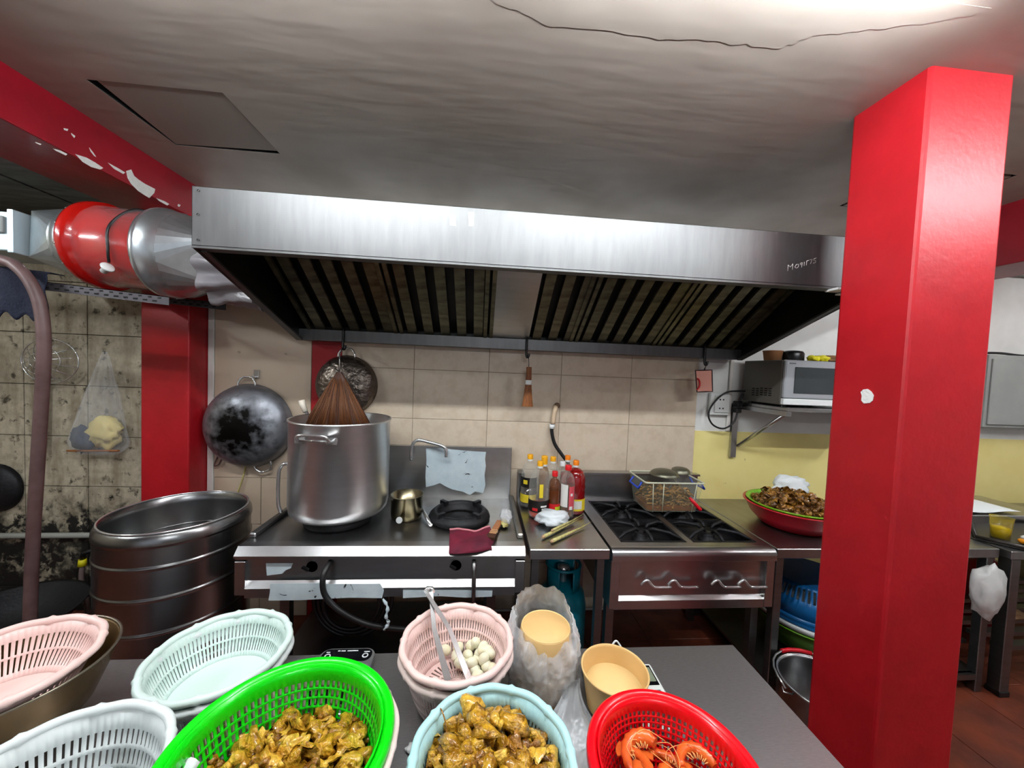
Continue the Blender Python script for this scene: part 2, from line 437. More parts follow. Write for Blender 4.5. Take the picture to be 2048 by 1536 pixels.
# ================================================================== SETTING
WY = 2.42          # face of the tiled back wall
LY = 2.50          # face of the grimy wall
CZ = 2.65          # ceiling
def tile_mesh(name, wd_, ht, t, b, mat_):
    mb = MB()
    x, z = wd_/2, ht/2
    vs = [(-x+b,-t,-z+b),(x-b,-t,-z+b),(x-b,-t,z-b),(-x+b,-t,z-b),(-x,-t+b,-z),(x,-t+b,-z),(x,-t+b,z),(-x,-t+b,z),(-x,0,-z),(x,0,-z),(x,0,z),(-x,0,z)]
    fs = [(0,1,2,3)]
    for i in range(4):
        j = (i+1) % 4
        fs += [(i+4, j+4, j, i), (i+8, j+8, j+4, i+4)]
    mb.add(vs, fs); me = mb.mesh(name); me.materials.append(mat_); return me

# floor
fl = struct('floor', MB().box(-3.7, 5.3, -3.1, 2.7, -.06, -.006), m_fgrout)
tm = tile_mesh('tile', .396, .396, .006, .0015, m_ftile)
for i in range(22):
    for j in range(9):
        x, y = -3.5+.4*i, -.86+.4*j
        if y < 2.5: inst('tile', tm, (x, y, -.006), (-PI/2,0,0), parent=fl)
# ceiling with two service hatches
hA = (-1.488, -1.016, 1.524, 1.924); hB = (1.985, 2.454, 1.551, 1.964)
mb = MB()
ys = [-3.1, hA[2], hA[3], 2.5]
mb.box(-1.75, 5.3, -3.1, 1.524, CZ, CZ+.1)
mb.box(-1.75, hA[0], 1.524, 1.964, CZ, CZ+.1); mb.box(hA[1], hB[0], 1.524, 1.964, CZ, CZ+.1); mb.box(hB[1], 5.3, 1.524, 1.964, CZ, CZ+.1)
mb.box(hA[0], hA[1], hA[3], 1.964, CZ, CZ+.1); mb.box(hB[0], hB[1], 1.524, hB[2], CZ, CZ+.1)
mb.box(-1.75, 5.3, 1.964, 2.6, CZ, CZ+.1)
ceil = struct('ceiling', mb, m_ceil)
part('void_lining', MB().box(-1.6, 2.6, 1.4, 2.1, CZ+.3, CZ+.32).box(-1.6,-1.58,1.4,2.1,CZ+.1,CZ+.3).box(2.58,2.6,1.4,2.1,CZ+.1,CZ+.3).box(-1.6,2.6,1.4,1.42,CZ+.1,CZ+.3).box(-1.6,2.6,2.08,2.1,CZ+.1,CZ+.3), m_black, ceil)
for h_ in (hA, hB):
    part('opening_shade', MB().box(h_[0],h_[1],h_[3]-.0015,h_[3],CZ+.0005,CZ+.1).box(h_[0],h_[1],h_[2],h_[2]+.0015,CZ+.0005,CZ+.1).box(h_[0],h_[0]+.0015,h_[2],h_[3],CZ+.0005,CZ+.1).box(h_[1]-.0015,h_[1],h_[2],h_[3],CZ+.0005,CZ+.1), m_black, ceil)  # black strips over the opening edges, shade of the gaps put in as colour
part('hatch_panel', MB().prism([(-1.455,1.525),(-1.017,1.525),(-1.017,1.902),(-1.485,1.920)], CZ+.002, CZ+.012, 'z'), m_hatch, ceil, 'loose grey service hatch panel with a dark gap')
part('hatch_panel', MB().prism([(1.987,1.60),(2.452,1.570),(2.452,1.962),(2.010,1.962)], CZ+.002, CZ+.012, 'z'), m_hatch, ceil)
rs_ = random.Random(2); edge = []
for (x, y) in ((-.15,.93),(.0,1.05),(.161,1.095),(.462,1.097),(.688,1.084),(.86,1.078),(.92,1.03),(1.1,.98),(1.3,.92)): edge.append((x, y))
ed = []
for i in range(len(edge)-1):
    for k in range(8):
        t_ = k/8; ed.append((edge[i][0]*(1-t_)+edge[i+1][0]*t_, edge[i][1]*(1-t_)+edge[i+1][1]*t_+rs_.uniform(-.006,.006)))
part('plaster_skim', MB().prism([(-.15,.90),(1.3,.90)]+ed[::-1], CZ-.0009, CZ+.001, 'z'), m_ceil, ceil)
def blob_poly(c, rx, ry, seed, n=22, jag=.25):
    rnd = random.Random(seed); out = []
    for k in range(n):
        a = 2*PI*k/n; r = 1 + jag*(rnd.random()-.5)*2
        out.append((c[0]+rx*r*math.cos(a), c[1]+ry*r*math.sin(a)))
    return out
# walls
wb = struct('wall_back', MB().box(-1.95, 5.3, WY+.008, WY+.2, 0, 2.7), m_wallw)
part('grout_bed', MB().box(-.884, 1.493, WY+.002, WY+.008, .02, 1.95), m_grout, wb)
tw, th = .483, .32
tmb = tile_mesh('tile', tw-.0025, th-.0025, .007, .0012, m_tile)
for j in range(6):
    z0 = .024+.32*j
    for i in range(-2, 3):
        x0 = .05+tw*i; x1 = x0+tw
        a, b = max(x0, -.884), min(x1, 1.493)
        if b-a < .02: continue
        me = tmb if (b-a) > tw-.003 else tile_mesh('tile', b-a-.0025, th-.0025, .007, .0012, m_tile)
        inst('tile', me, ((a+b)/2, WY+.005, z0+th/2), parent=wb)
part('painted_dado', MB().box(1.493, 5.3, WY+.003, WY+.008, 0, 1.275), m_yellow, wb, 'yellow painted lower wall')
part('red_strip', MB().box(-1.066, -.884, WY-.002, WY+.008, 0, 1.9), m_red, wb, 'red painted wall strip')
wp = part('wall_panel', MB().cbox(-1.64, -1.068, WY-.006, WY+.008, .9, 2.3, .002), m_panel, wb, 'beige wall panel')
for (px, py) in ((478,704),(572,708)):
    p = atY(px, py, WY-.007); part('screw', MB().lathe([(0,-.004),(.006,-.003),(.006,.002)], 10, p, Rx(PI/2)), m_knob, wp)
for k in range(3):
    for x0, x1 in ((-1.64,-1.36),(-1.36,-1.068)):
        inst('tile', tile_mesh('tile', x1-x0-.004, .296, .007, .001, m_panel), ((x0+x1)/2, WY+.003, .75-.3*k), parent=wb)
part('corner_strip', MB().cbox(-1.678, -1.642, WY-.012, WY+.008, .3, 2.3, .004), m_conduit, wb)
# left: grimy wall
wl = struct('wall_left', MB().box(-3.7, -1.9, LY+.008, LY+.2, 0, 2.75), m_dgrout)
for j in range(8):
    for i in range(6):
        x0 = -3.52+.36*i; x1 = min(x0+.36, -1.92)
        if x1-x0 < .03: continue
        inst('tile', tile_mesh('tile', x1-x0-.005, .314, .007, .0015, m_dtile) if i == 4 else (inst_t if (i or j) else (inst_t := tile_mesh('tile', .355, .314, .007, .0015, m_dtile))), ((x0+x1)/2, LY+.005, .165-.318+.318*j+.159), parent=wl)
struct('wall_side_left', MB().box(-3.7, -3.55, -3.1, 2.6, 0, 2.75), m_dtile)
struct('wall_side_right', MB().box(5.2, 5.3, -3.1, 2.6, 0, 2.75), m_wallw)
# unseen shop front, left open to the street to let in fill light: a low parapet and two end piers
struct('wall_front', MB().box(-3.7, -2.6, -3.2, -3.05, 0, 2.75).box(4.2, 5.3, -3.2, -3.05, 0, 2.75).box(-2.6, 4.2, -3.2, -3.05, 0, .5), m_wallw)
# soffit left of the beam with a dark open joint
so = struct('ceiling_soffit', MB().box(-3.7, -2.31, -3.1, 2.6, 2.47, 2.6).box(-2.29, -2.0, -3.1, 2.6, 2.47, 2.6), m_soffit)
part('joint_void', MB().box(-2.31, -2.29, -3.1, 2.6, 2.5, 2.6), m_black, so)
# beams, pillar, column
bm = struct('beam_left', MB().box(-2.06, -1.71, -3.1, 2.6, 2.455, 2.72), m_beam, bev=.006)
def patch(name, pts, plane, thick, mat_, parent):
    """flat irregular flake lying on a plane; pts are measured on that plane"""
    P = [atX(x, y, plane[1]) if plane[0] == 'x' else atY(x, y, plane[1]) for x, y in pts]
    n = len(P); off = Vector((thick,0,0)) if plane[0] == 'x' else Vector((0,-thick,0))
    mb = MB().add(P + [p+off for p in P], [list(range(n)), list(range(n,2*n))[::-1]] + [(i,(i+1) % n,n+(i+1) % n,n+i) for i in range(n)])
    return part(name, mb, mat_, parent)
for pts in ([(252,342),(262,339),(268,352),(278,360),(290,368),(310,378),(308,386),(298,396),(288,390),(276,382),(262,368),(255,356)],
            [(150,308),(172,315),(190,325),(206,336),(200,339),(182,334),(165,324)],
            [(105,297),(120,301),(134,308),(131,311),(112,302)],[(215,325),(235,336),(250,345),(246,348),(228,338)],
            [(178,295),(186,305),(192,314),(188,312),(181,303)],[(312,396),(328,402),(338,408),(334,411),(318,402)],
            [(127,256),(136,258),(134,262),(128,260)],[(142,266),(150,272),(148,276),(143,270)],[(356,408),(361,410),(358,414),(355,412)],[(70,284),(82,288),(80,290),(71,286)]):
    patch('bare_plaster_patch', pts, ('x', -1.7095), .0015, m_plaster, bm)
struct('pillar_left', MB().box(-1.94, -1.68, 2.27, 2.6, 0, 2.456), m_red, bev=.008)
part_p = struct('column_right', MB().box(1.363, 1.66, 1.075, 1.32, 0, CZ+.05), m_red, bev=.01, label='red painted square column')
P = [atX(x, y, 1.3625) for x, y in ((1722,784),(1727,779),(1736,778),(1743,783),(1748,791),(1746,801),(1740,806),(1728,807),(1723,801),(1724,792))]
n = len(P); off = Vector((-.0015,0,0))
part('paint_dab', MB().add(P+[p+off for p in P], [list(range(n)), list(range(n,2*n))[::-1]]+[(i,(i+1) % n,n+(i+1) % n,n+i) for i in range(n)]), m_paint, part_p, 'white paint dab')
struct('beam_right', MB().box(2.79, 3.12, -3.1, 2.5, 2.32, 2.72), m_beam, bev=.006)

# ================================================================== LAMPS (twin ceiling tubes just above the frame, fill lamps added behind the camera and on the left)
def tube_lamp(x0, y, z, L, label, along='x'):
    t = thing('tube_lamp', label, 'lamp', (x0, y, z), 'ceiling tube lamps')
    if along == 'x':
        part('housing', MB().cbox(x0, x0+L, y-.03, y+.03, z+.025, CZ, .004), m_white, t)
        part('tube', MB().tube([(x0+.03,y,z),(x0+L-.03,y,z)], .013, 10), m_tubeglow, t)
        for x in (x0+.01, x0+L-.03): part('lamp_holder', MB().box(x, x+.02, y-.018, y+.018, z-.016, z+.03), m_white, t)
    else:
        part('housing', MB().cbox(x0-.03, x0+.03, y, y+L, z+.025, (CZ if x0 > -2 else 2.47), .004), m_white, t)
        part('tube', MB().tube([(x0,y+.03,z),(x0,y+L-.03,z)], .013, 10), m_tubeglow, t)
        for v in (y+.01, y+L-.03): part('lamp_holder', MB().box(x0-.018, x0+.018, v, v+.02, z-.016, z+.03), m_white, t)
tube_lamp(-1.28, .765, 2.595, 1.22, 'white ceiling tube lamp above the left end of the steel table')
tube_lamp(.02, .765, 2.595, 1.22, 'white ceiling tube lamp above the right end of the steel table')
tube_lamp(-.3, -2.1, 2.595, 1.22, 'added fill tube lamp behind the photographer')  # unseen lamp added for frontal fill
tube_lamp(1.5, .42, 2.595, 1.22, 'white ceiling tube lamp in front of the red column')
tube_lamp(3.7, .6, 2.595, 1.22, 'white ceiling tube lamp beyond the red column', 'y')
tube_lamp(-2.7, .2, 2.41, 1.22, 'added fill tube lamp under the dark soffit on the left', 'y')  # unseen lamp added to brighten the left wall and fan

# ================================================================== HOOD
HX0, HX1, HF = -1.105, 1.716, 1.50
hood = thing('extractor_hood', 'long stainless steel extractor hood hanging over the stoves', 'hood', (.3, 2.0, 1.775))
part('front_panel', MB().cbox(HX0, HX1, HF, HF+.02, 2.066, 2.287, .003), m_hood, hood)
part('front_lip', MB().box(HX0, HX1, HF+.0, HF+.05, 2.058, 2.066), m_hood, hood)
part('top_panel', MB().box(HX0, HX1, HF+.02, WY, 2.275, 2.287), m_hood, hood)
side = [(HF+.001,2.287),(HF+.001,2.060),(2.30,1.775),(WY-.004,1.775),(WY-.004,2.287)]
for x, sgn in ((HX0,1),(HX1,-1)):
    a, b = (x, x+.012) if sgn > 0 else (x-.012, x)
    part('side_panel', MB().prism(side, a, b, 'x'), m_hoodin, hood)
    c, d = (x, x+.035) if sgn > 0 else (x-.035, x)
    part('side_lip', MB().prism([(HF+.03,2.052),(2.30,1.770),(2.30,1.780),(HF+.03,2.062)], c, d, 'x'), m_hood, hood)
part('grease_gutter', MB().prism([(2.30,1.775),(WY-.004,1.775),(WY-.004,1.80),(2.315,1.80),(2.315,1.84),(2.30,1.84)], HX0+.012, HX1-.012, 'x'), m_hood, hood)
part('interior_back', MB().box(HX0+.012, HX1-.012, 2.39, WY-.004, 1.8, 2.275), m_hoodin, hood)
# baffle filters on a 40 degree plane from the gutter up behind the front panel
fy0, fz0, fy1, fz1 = 2.325, 1.832, 1.66, 2.27
fd = Vector((0, fy1-fy0, fz1-fz0)); fl_ = fd.length; ang = math.atan2(fz1-fz0, -(fy1-fy0))
Mf = Rx(-ang)
part('filter_backing', MB().obox(((HX0+HX1)/2, (fy0+fy1)/2+.03, (fz0+fz1)/2+.04), (HX1-HX0-.03, fl_, .004), Mf), m_hoodin, hood)
sm = MB()
sm.add([(-.027,-fl_/2,0),(.027,-fl_/2,0),(.027,fl_/2,0),(-.027,fl_/2,0),(-.027,-fl_/2,.014),(-.0235,-fl_/2,.014),(.0235,-fl_/2,.014),(.027,-fl_/2,.014),(-.027,fl_/2,.014),(.027,fl_/2,.014)],
       [(0,3,2,1),(0,4,8,3),(1,2,9,7),(0,1,7,4),(2,3,8,9)])
slat_me = sm.mesh('baffle_slat'); slat_me.materials.append(m_slat)
fx = HX0+.06; fw = .53; nfil = 5
for k in range(nfil):
    x0 = fx + k*(fw+.012)
    if k == 2:
        part('blank_plate', MB().obox((x0+.13, (fy0+fy1)/2, (fz0+fz1)/2), (.24, fl_, .006), Mf), m_steel, hood)
        xs = [x0+.30+.1*i for i in range(3)]
    else: xs = [x0+.075+.1*i for i in range(5)]
    for xx in (x0+.012, x0+fw-.012):
        part('filter_frame', MB().obox((xx, (fy0+fy1)/2, (fz0+fz1)/2), (.022, fl_, .018), Mf), m_slat, hood)
    for xx in xs: inst('baffle_slat', slat_me, (xx, (fy0+fy1)/2, (fz0+fz1)/2), (-ang,0,0), parent=hood)
for (px, py) in ((397,381),(396,429),(396,480)):
    p = atY(px, py, HF-.001); part('rivet', MB().lathe([(0,-.003),(.004,-.002),(.005,.001)], 8, p, Rx(PI/2)), m_knob, hood)
# scraps of film and scratches on the front panel
for pts in ([(899,434),(905,430),(911,431),(912,452),(900,451)],[(936,424),(948,424),(947,452),(938,453)]):
    patch('film_scrap', pts, ('y', HF-.0005), .0008, m_pfilm, hood)
sx, sz = 1.30, 2.122
strokes = [[(0,0),(0,3)],[(0,3),(1,1.6),(2,3)],[(2,3),(2,0)], [(3,1),(3.6,2.2),(4.5,2),(4.6,.7),(3.8,.2),(3,1)], [(6,2.4),(5.2,2.2),(5.3,1.4),(6.1,1.6)],[(6.1,2.4),(6,0)],
           [(7,2.4),(7,.4)],[(8,2.6),(8,.4)],[(8,2.6),(9,2.7)],[(9.4,2.7),(10.4,2.8),(9.8,.6)],[(12.2,2.9),(11.2,2.8),(11.1,1.9),(12,1.7),(12,.7),(11,.6)]]
mb = MB()
for st in strokes: mb.tube([(sx+.0105*a, HF-.0006, sz+.0032*a+.0085*b) for a, b in st], .0009, 4)
part('scratched_writing', mb, m_scratch, hood, 'MO91F75 scratched by hand')
wpp = [atY(x, y, 1.505) for x, y in ((1636,578),(1690,568),(1690,588),(1660,590))]
part('bent_strip', MB().box(1.50, 1.70, 1.46, 1.52, 2.047, 2.056).box(1.56, 1.72, 1.45, 1.53, 2.038, 2.044), m_white, hood)
# hooks under the gutter
def s_hook(x, label):
    y = 2.296
    pts = bez([(x,y+.02,1.842),(x,y-.004,1.848),(x,y-.008,1.80),(x,y-.01,1.745),(x+.006,y-.012,1.728),(x+.014,y-.014,1.735),(x+.016,y-.014,1.752)], 5)
    return single('s_hook', MB().tube(pts, .0075, 8), m_knob, label, 'hook', (x, y, 1.80), 'black hooks on the hood gutter')
s_hook(-.832, 'black hook on the hood gutter above the hammered wok')
s_hook(.277, 'black hook on the hood gutter holding the bamboo brush')
s_hook(1.448, 'black hook on the hood gutter holding the pink pot holder')

# ================================================================== DUCT FAN ON THE LEFT
fan = thing('duct_fan', 'red inline duct fan between galvanised cones wrapped in clear film', 'fan', (-1.95, 2.0, 1.94))
AX = Vector((-1.735, 2.0, 2.16)); axd = Vector((1, -.02, -.06)).normalized()
Ma = Matrix((axd.cross(Vector((0,1,0))).normalized(), Vector((0,0,0)), axd))
uz = Vector((0,0,1)); e1 = (uz - axd*uz.dot(axd)).normalized(); e2 = axd.cross(e1)
Ma = Matrix((e1, e2, axd)).transposed()
def fp(d): return AX + axd*d
part('drum', MB().lathe([(.175,-.155),(.203,-.155),(.206,-.145),(.206,-.105),(.19,-.10),(.186,-.06),(.186,.14),(.20,.145),(.20,.16)], 44, AX, Ma), m_redpl, fan)
part('inlet_ring', MB().lathe([(.17,.16),(.214,.16),(.216,.17),(.216,.185),(.207,.19),(.203,.25),(.2,.26)], 44, AX, Ma), m_galv, fan)
# round to square cone on the hood side, faceted
def round_to_square(d0, r0, d1, sq, n=32, twist=.35):
    vs = []; fs = []
    for k in range(n):
        a = 2*PI*k/n; vs.append(AX + Ma @ Vector((r0*math.cos(a), r0*math.sin(a), d0)))
    cs = []
    for k in range(4):
        a = PI/4+PI/2*k+twist; cs.append(AX + Ma @ Vector((sq*math.cos(a), sq*math.sin(a), d1)))
    vs += cs
    for k in range(n):
        a = 2*PI*(k+.5)/n; c = int(((a-twist) % (2*PI))//(PI/2)) % 4
        fs.append((k, (k+1) % n, n+c))
        a2 = 2*PI*(k+1.5)/n; c2 = int(((a2-twist) % (2*PI))//(PI/2)) % 4
        if c2 != c: fs.append(((k+1) % n, n+c2, n+c))
    return MB().add(vs, fs)
part('inlet_cone', round_to_square(.26, .2, .46, .15), m_galv, fan)
part('outlet_ring', MB().lathe([(.17,-.155),(.18,-.165),(.178,-.20),(.165,-.205),(.165,-.225)], 40, AX, Ma), m_galv, fan)
part('outlet_cone', round_to_square(-.225, .165, -.36, .15, twist=0), m_galv, fan)
part('power_cable', MB().tube(bez([fp(.1)+e1*.19, fp(.06)+e1*.17-Vector((0,.09,0)), fp(.05)+e1*.06-Vector((0,.183,0)), fp(.055)-e1*.05-Vector((0,.188,0)), fp(.045)-e1*.10-Vector((0,.17,0))], 6), .0055, 8), m_rubber, fan)
part('cable_cap', MB().lathe([(.0,-.03),(.014,-.03),(.014,0),(.026,.002),(.022,.008),(0,.01)], 16, fp(.045)-e1*.125-Vector((0,.175,0)), Rx(.5) @ Ry(.9)), m_white, fan)
rnd = random.Random(3)
wr = MB()
def wrapf(u, v):
    a = -PI*.15 + u*PI*1.3; d = -.10+.25*v
    r = .192+.004*noise.noise(Vector((a*3, d*18, 1)))
    return AX + Ma @ Vector((r*math.cos(a), r*math.sin(a), d))
part('film_wrap', wr.grid(wrapf, 40, 12), film('wrap_film', (240,240,240), .01, .08, .8, 30), fan)
bolts = MB()
for k in range(14):
    a = 2*PI*k/14; bolts.lathe([(0,-.004),(.006,-.003),(.006,.004)], 6, AX + Ma @ Vector((.198*math.cos(a), .198*math.sin(a), -.157)), Ma)
part('bolt', bolts, m_chrome, fan)
# galvanised box duct at the far left
bx = thing('duct_box', 'galvanised square duct end painted as if lit at the left edge', 'duct', (-2.28, 1.95, 2.08))
part('casing', MB().cbox(-2.44, -2.115, 1.86, 2.12, 2.09, 2.262, .004), m_galvlit, bx)
part('flange', MB().cbox(-2.135, -2.112, 1.85, 2.13, 2.08, 2.272, .003), m_galvlit, bx)
part('socket_plate', MB().cbox(-2.235, -2.15, 1.846, 1.862, 2.165, 2.24, .004), m_greyplate, bx)
for dx in (-.02,.02):
    part('socket_hole', MB().lathe([(.008,-.001),(.008,.004),(0,.004)], 10, (-2.192+dx,1.845,2.19), Rx(-PI/2)), m_knob, bx)
# film wrapped flexible neck into the hood side
def neck(u, v):
    a = 2*PI*u; d = .40+.222*v
    r = .165*(1-.30*math.sin(v*PI*.55)) + .018*math.sin(a*9+v*5) + .012*noise.noise(Vector((math.cos(a)*3, math.sin(a)*3, v*4)))
    c = AX + axd*d + Vector((0,0,-.05-.05*v)); return c + e1*(r*math.cos(a)) + e2*(r*math.sin(a))
single('plastic_neck', MB().grid(neck, 72, 16, True), mat('grey_film_wrap', (150,146,150), .28, alpha=.88, bump=.3, bs=20, spec=.7), 'crumpled grey plastic wrap joining the fan cone to the hood', 'plastic wrap', tuple(fp(.55)))
# slotted angle rails carrying the fan
def slotted_rail(y, z0, z1, label):
    t = thing('slotted_rail', label, 'rail', (-2.0, y, z0), 'slotted steel rails')
    x0, x1 = -2.9, -1.42
    sl = (z1-z0)/(x1-x0)
    def Z(x): return z0+(x-x0)*sl
    mb = MB()
    mb.add([(x0,y,Z(x0)),(x1,y,Z(x1)),(x1,y,Z(x1)+.038),(x0,y,Z(x0)+.038),(x0,y+.003,Z(x0)),(x1,y+.003,Z(x1)),(x1,y+.003,Z(x1)+.038),(x0,y+.003,Z(x0)+.038)],
           [(0,1,2,3),(7,6,5,4),(0,4,5,1),(3,2,6,7),(0,3,7,4),(1,5,6,2)])
    mb.add([(x0,y,Z(x0)+.035),(x1,y,Z(x1)+.035),(x1,y+.04,Z(x1)+.035),(x0,y+.04,Z(x0)+.035),(x0,y,Z(x0)+.038),(x1,y,Z(x1)+.038),(x1,y+.04,Z(x1)+.038),(x0,y+.04,Z(x0)+.038)],
           [(0,3,2,1),(4,5,6,7),(0,1,5,4),(2,3,7,6)])
    part('angle_bar', mb, mat('rail_iron',(62,58,62),.5,.3), t)
    hb = MB()
    for i in range(36):
        x = x0+.02+i*.04; hb.obox((x, y-.0006, Z(x)+.012), (.018,.001,.007)); hb.obox((x+.02, y-.0006, Z(x)+.026), (.014,.001,.006))
    part('slots', hb, m_black, t, kind='stuff')
slotted_rail(1.80, 1.985, 1.875, 'nearer dark slotted steel rail under the duct fan')
slotted_rail(2.17, 2.01, 1.91, 'farther dark slotted steel rail under the duct fan')
# navy cloth hung over the rail
def cloth(u, v):
    x = -2.30+.40*u; zt = 1.975-.03*u
    drop = .19+.018*noise.noise(Vector((u*9, 2, 0)))+.012*math.sin(u*40)
    y = 1.789 - .008*math.sin(u*14) - .004*noise.noise(Vector((u*6,v*5,3)))
    if v < .15: return (x, 1.85-.061*(v/.15)+.0, zt+.045)
    return (x + .012*noise.noise(Vector((u*3, v*3, 9))), y, zt+.045-drop*(v-.15)/.85*(1.0+.12*math.sin(u*3)))
single('navy_cloth', MB().grid(cloth, 50, 16), m_navy, 'ragged navy cloth hung over the slotted rail', 'cloth', (-2.1, 1.79, 1.80), solid=.003)
# fat brown hose looping from the rail down
hp = [atY(0,519,1.74)+Vector((-.25,0,.06)), atY(0,519,1.74), atY(35,535,1.73), atY(64,570,1.73), atY(82,620,1.73), atY(88,700,1.73), atY(82,820,1.74), atY(74,950,1.74), atY(66,1080,1.75), atY(60,1240,1.75), atY(58,1400,1.75)]
single('brown_hose', MB().tube(bez(hp, 8), .0215, 14), m_bhose, 'fat brown hose curving over the rail and hanging down', 'hose', (-1.9, 1.74, .3))

# ================================================================== GRIMY WALL ITEMS
sk = thing('wire_skimmer', 'round wire skimmer with dark handle hung on the grimy wall', 'skimmer', (-2.59, 2.44, 1.05))
cs = Vector((-2.60, 2.45, 1.585)); rr = .158
part('hoop', MB().tube([cs+Vector((rr*math.cos(2*PI*k/40), 0, .85*rr*math.sin(2*PI*k/40))) for k in range(40)], .004, 6, closed=True), m_chrome, sk)
for k in range(7):
    a = PI*k/7+.2
    part('wire', MB().tube([cs+Vector((rr*math.cos(a)*t, -.07*(1-t*t), .85*rr*math.sin(a)*t)) for t in [-1+.2*i for i in range(11)]], .0026, 5), m_chrome, sk)
for r2, dy in ((.05,-.062),(.10,-.042)):
    part('wire', MB().tube([cs+Vector((r2*math.cos(2*PI*k/24), dy, .85*r2*math.sin(2*PI*k/24))) for k in range(24)], .0024, 5, closed=True), m_chrome, sk)
h0 = Vector((-2.655, 2.455, 1.445)); h1 = Vector((-2.665, 2.46, 1.06))
for dx in (-.03, 0, .03): part('wire', MB().tube([h0, h0+Vector((dx,0,.03)), cs+Vector((dx*2-.03,-.01,-.11))], .003, 5), m_chrome, sk)
part('handle', MB().tube([h0, h0*.6+h1*.4, h1], .0165, 10), mat('dark_handle',(70,60,62),.4), sk)
part('ferrule', MB().tube([h0+Vector((0,0,.005)), h0-Vector((0,0,.012))], .0205, 12), m_chrome, sk)
part('end_cap', MB().tube([h1+Vector((0,0,.006)), h1-Vector((0,0,.012))], .018, 12), m_chrome, sk)
part('hanging_loop', MB().tube(bez([h1-Vector((0,0,.01)), h1+Vector((-.012,0,-.04)), h1+Vector((-.02,0,-.07)), h1+Vector((.01,0,-.072)), h1+Vector((.006,0,-.03)), h1-Vector((0,0,.01))], 4), .002, 5), m_chrome, sk)
single('wall_nail', MB().tube([(-2.355,2.50,1.655),(-2.300,2.455,1.655),(-2.298,2.45,1.64)], .003, 6), m_knob, 'bent nail holding the clear plastic bag', 'nail', (-2.3, 2.48, 1.655))
pb = thing('plastic_bag', 'clear plastic bag of gloves hung from a nail', 'bag', (-2.34, 2.44, 1.01))
def hbag(u, v):
    a = 2*PI*u; w_ = .012+.155*min(1, (v*1.15))**.9; 
    if v > .88: w_ *= 1-.35*((v-.88)/.12)**2
    d_ = (.006+.045*v)*(1 if v < .9 else 1-.6*(v-.9)/.1)
    f = 1+.10*math.sin(a*11)*(1-v*.5)+.07*noise.noise(Vector((math.cos(a)*2,math.sin(a)*2,v*6)))
    return (-2.295-.045*v + w_*math.cos(a)*f, 2.45 + d_*math.sin(a)*f, 1.655-.635*v)
part('film', MB().grid(hbag, 64, 26, True), film('glove_bag_film', (235,236,235), .10, .2, .5, 20), pb)
def lump(c, s, seed, k=3.2, amp=.28, sub=3):
    import bmesh
    bm_ = bmesh.new(); bmesh.ops.create_icosphere(bm_, subdivisions=sub, radius=1)
    mb = MB(); c = Vector(c)
    for v in bm_.verts:
        nn = v.co.copy(); d = 1+amp*noise.noise(nn*k*.5+Vector((seed*3.7,seed,0)))+amp*.5*noise.noise(nn*k+Vector((0,seed*2.3,seed)))
        mb.v.append(Vector((nn.x*s[0]*d, nn.y*s[1]*d, nn.z*s[2]*d))+c)
    for f in bm_.faces: mb.f.append([v.index for v in f.verts]); mb.s.append(True)
    bm_.free(); return mb
part('yellow_glove', lump((-2.295,2.446,1.16), (.095,.026,.095), 4, 5, .5), m_glove, pb)
part('navy_glove', lump((-2.42,2.45,1.115), (.065,.024,.075), 9, 5, .4), m_navyg, pb)
part('stick', MB().tube([(-2.49,2.43,1.043),(-2.2,2.43,1.05)], .006, 6), m_wood, pb)
single('wall_pipe', MB().tube([(-3.5,2.47,.49),(-2.0,2.47,.506)], .017, 12), mat('pipe_grey',(150,150,142),.5), 'pale grey water pipe along the foot of the grimy wall', 'pipe', (-2.6,2.47,.5))
tp = thing('wall_tap', 'small wall tap wound with yellow tape and a grey hose', 'tap', (-2.37,2.42,.09))
part('tap_body', MB().tube([(-2.30,2.5,.44),(-2.32,2.42,.44),(-2.375,2.40,.42),(-2.378,2.4,.38)], .014, 10), m_knob, tp)
part('tape', MB().tube([(-2.378,2.4,.385),(-2.38,2.4,.345)], [.018,.021], 10), m_yeltape, tp)
part('hose', MB().tube(bez([(-2.38,2.4,.345),(-2.375,2.39,.26),(-2.33,2.37,.16),(-2.26,2.3,.06),(-2.2,2.2,.03)], 6), .012, 10), mat('hose_grey',(120,104,100),.5), tp)
mb = MB().lathe([(0,.0),(.1,.0),(.23,.05),(.30,.14),(.31,.145),(.295,.14),(.22,.06),(.1,.012),(0,.012)], 40, (-2.35,1.98,.18))
single('black_wok', mb, m_iron, 'blackened wok lying low against the grimy wall', 'wok', (-2.35,1.98,.18))
single('low_stool', MB().cbox(-2.55,-2.15,1.82,2.14,.14,.175,.004).box(-2.53,-2.49,1.84,1.88,0,.14).box(-2.21,-2.17,1.84,1.88,0,.14).box(-2.53,-2.49,2.08,2.12,0,.14).box(-2.21,-2.17,2.08,2.12,0,.14), m_dark, 'low dark stand under the blackened wok', 'stand', (-2.35,1.98,0))
mb = MB().lathe([(0,.06),(.07,.055),(.13,.025),(.15,0),(.14,-.002),(.06,.045),(0,.052)], 30, (-2.945,2.49,.79), Rx(PI/2))
single('black_pan', mb, m_iron, 'edge of a black pan hung at the far left of the grimy wall', 'pan', (-2.93,2.49,.79))

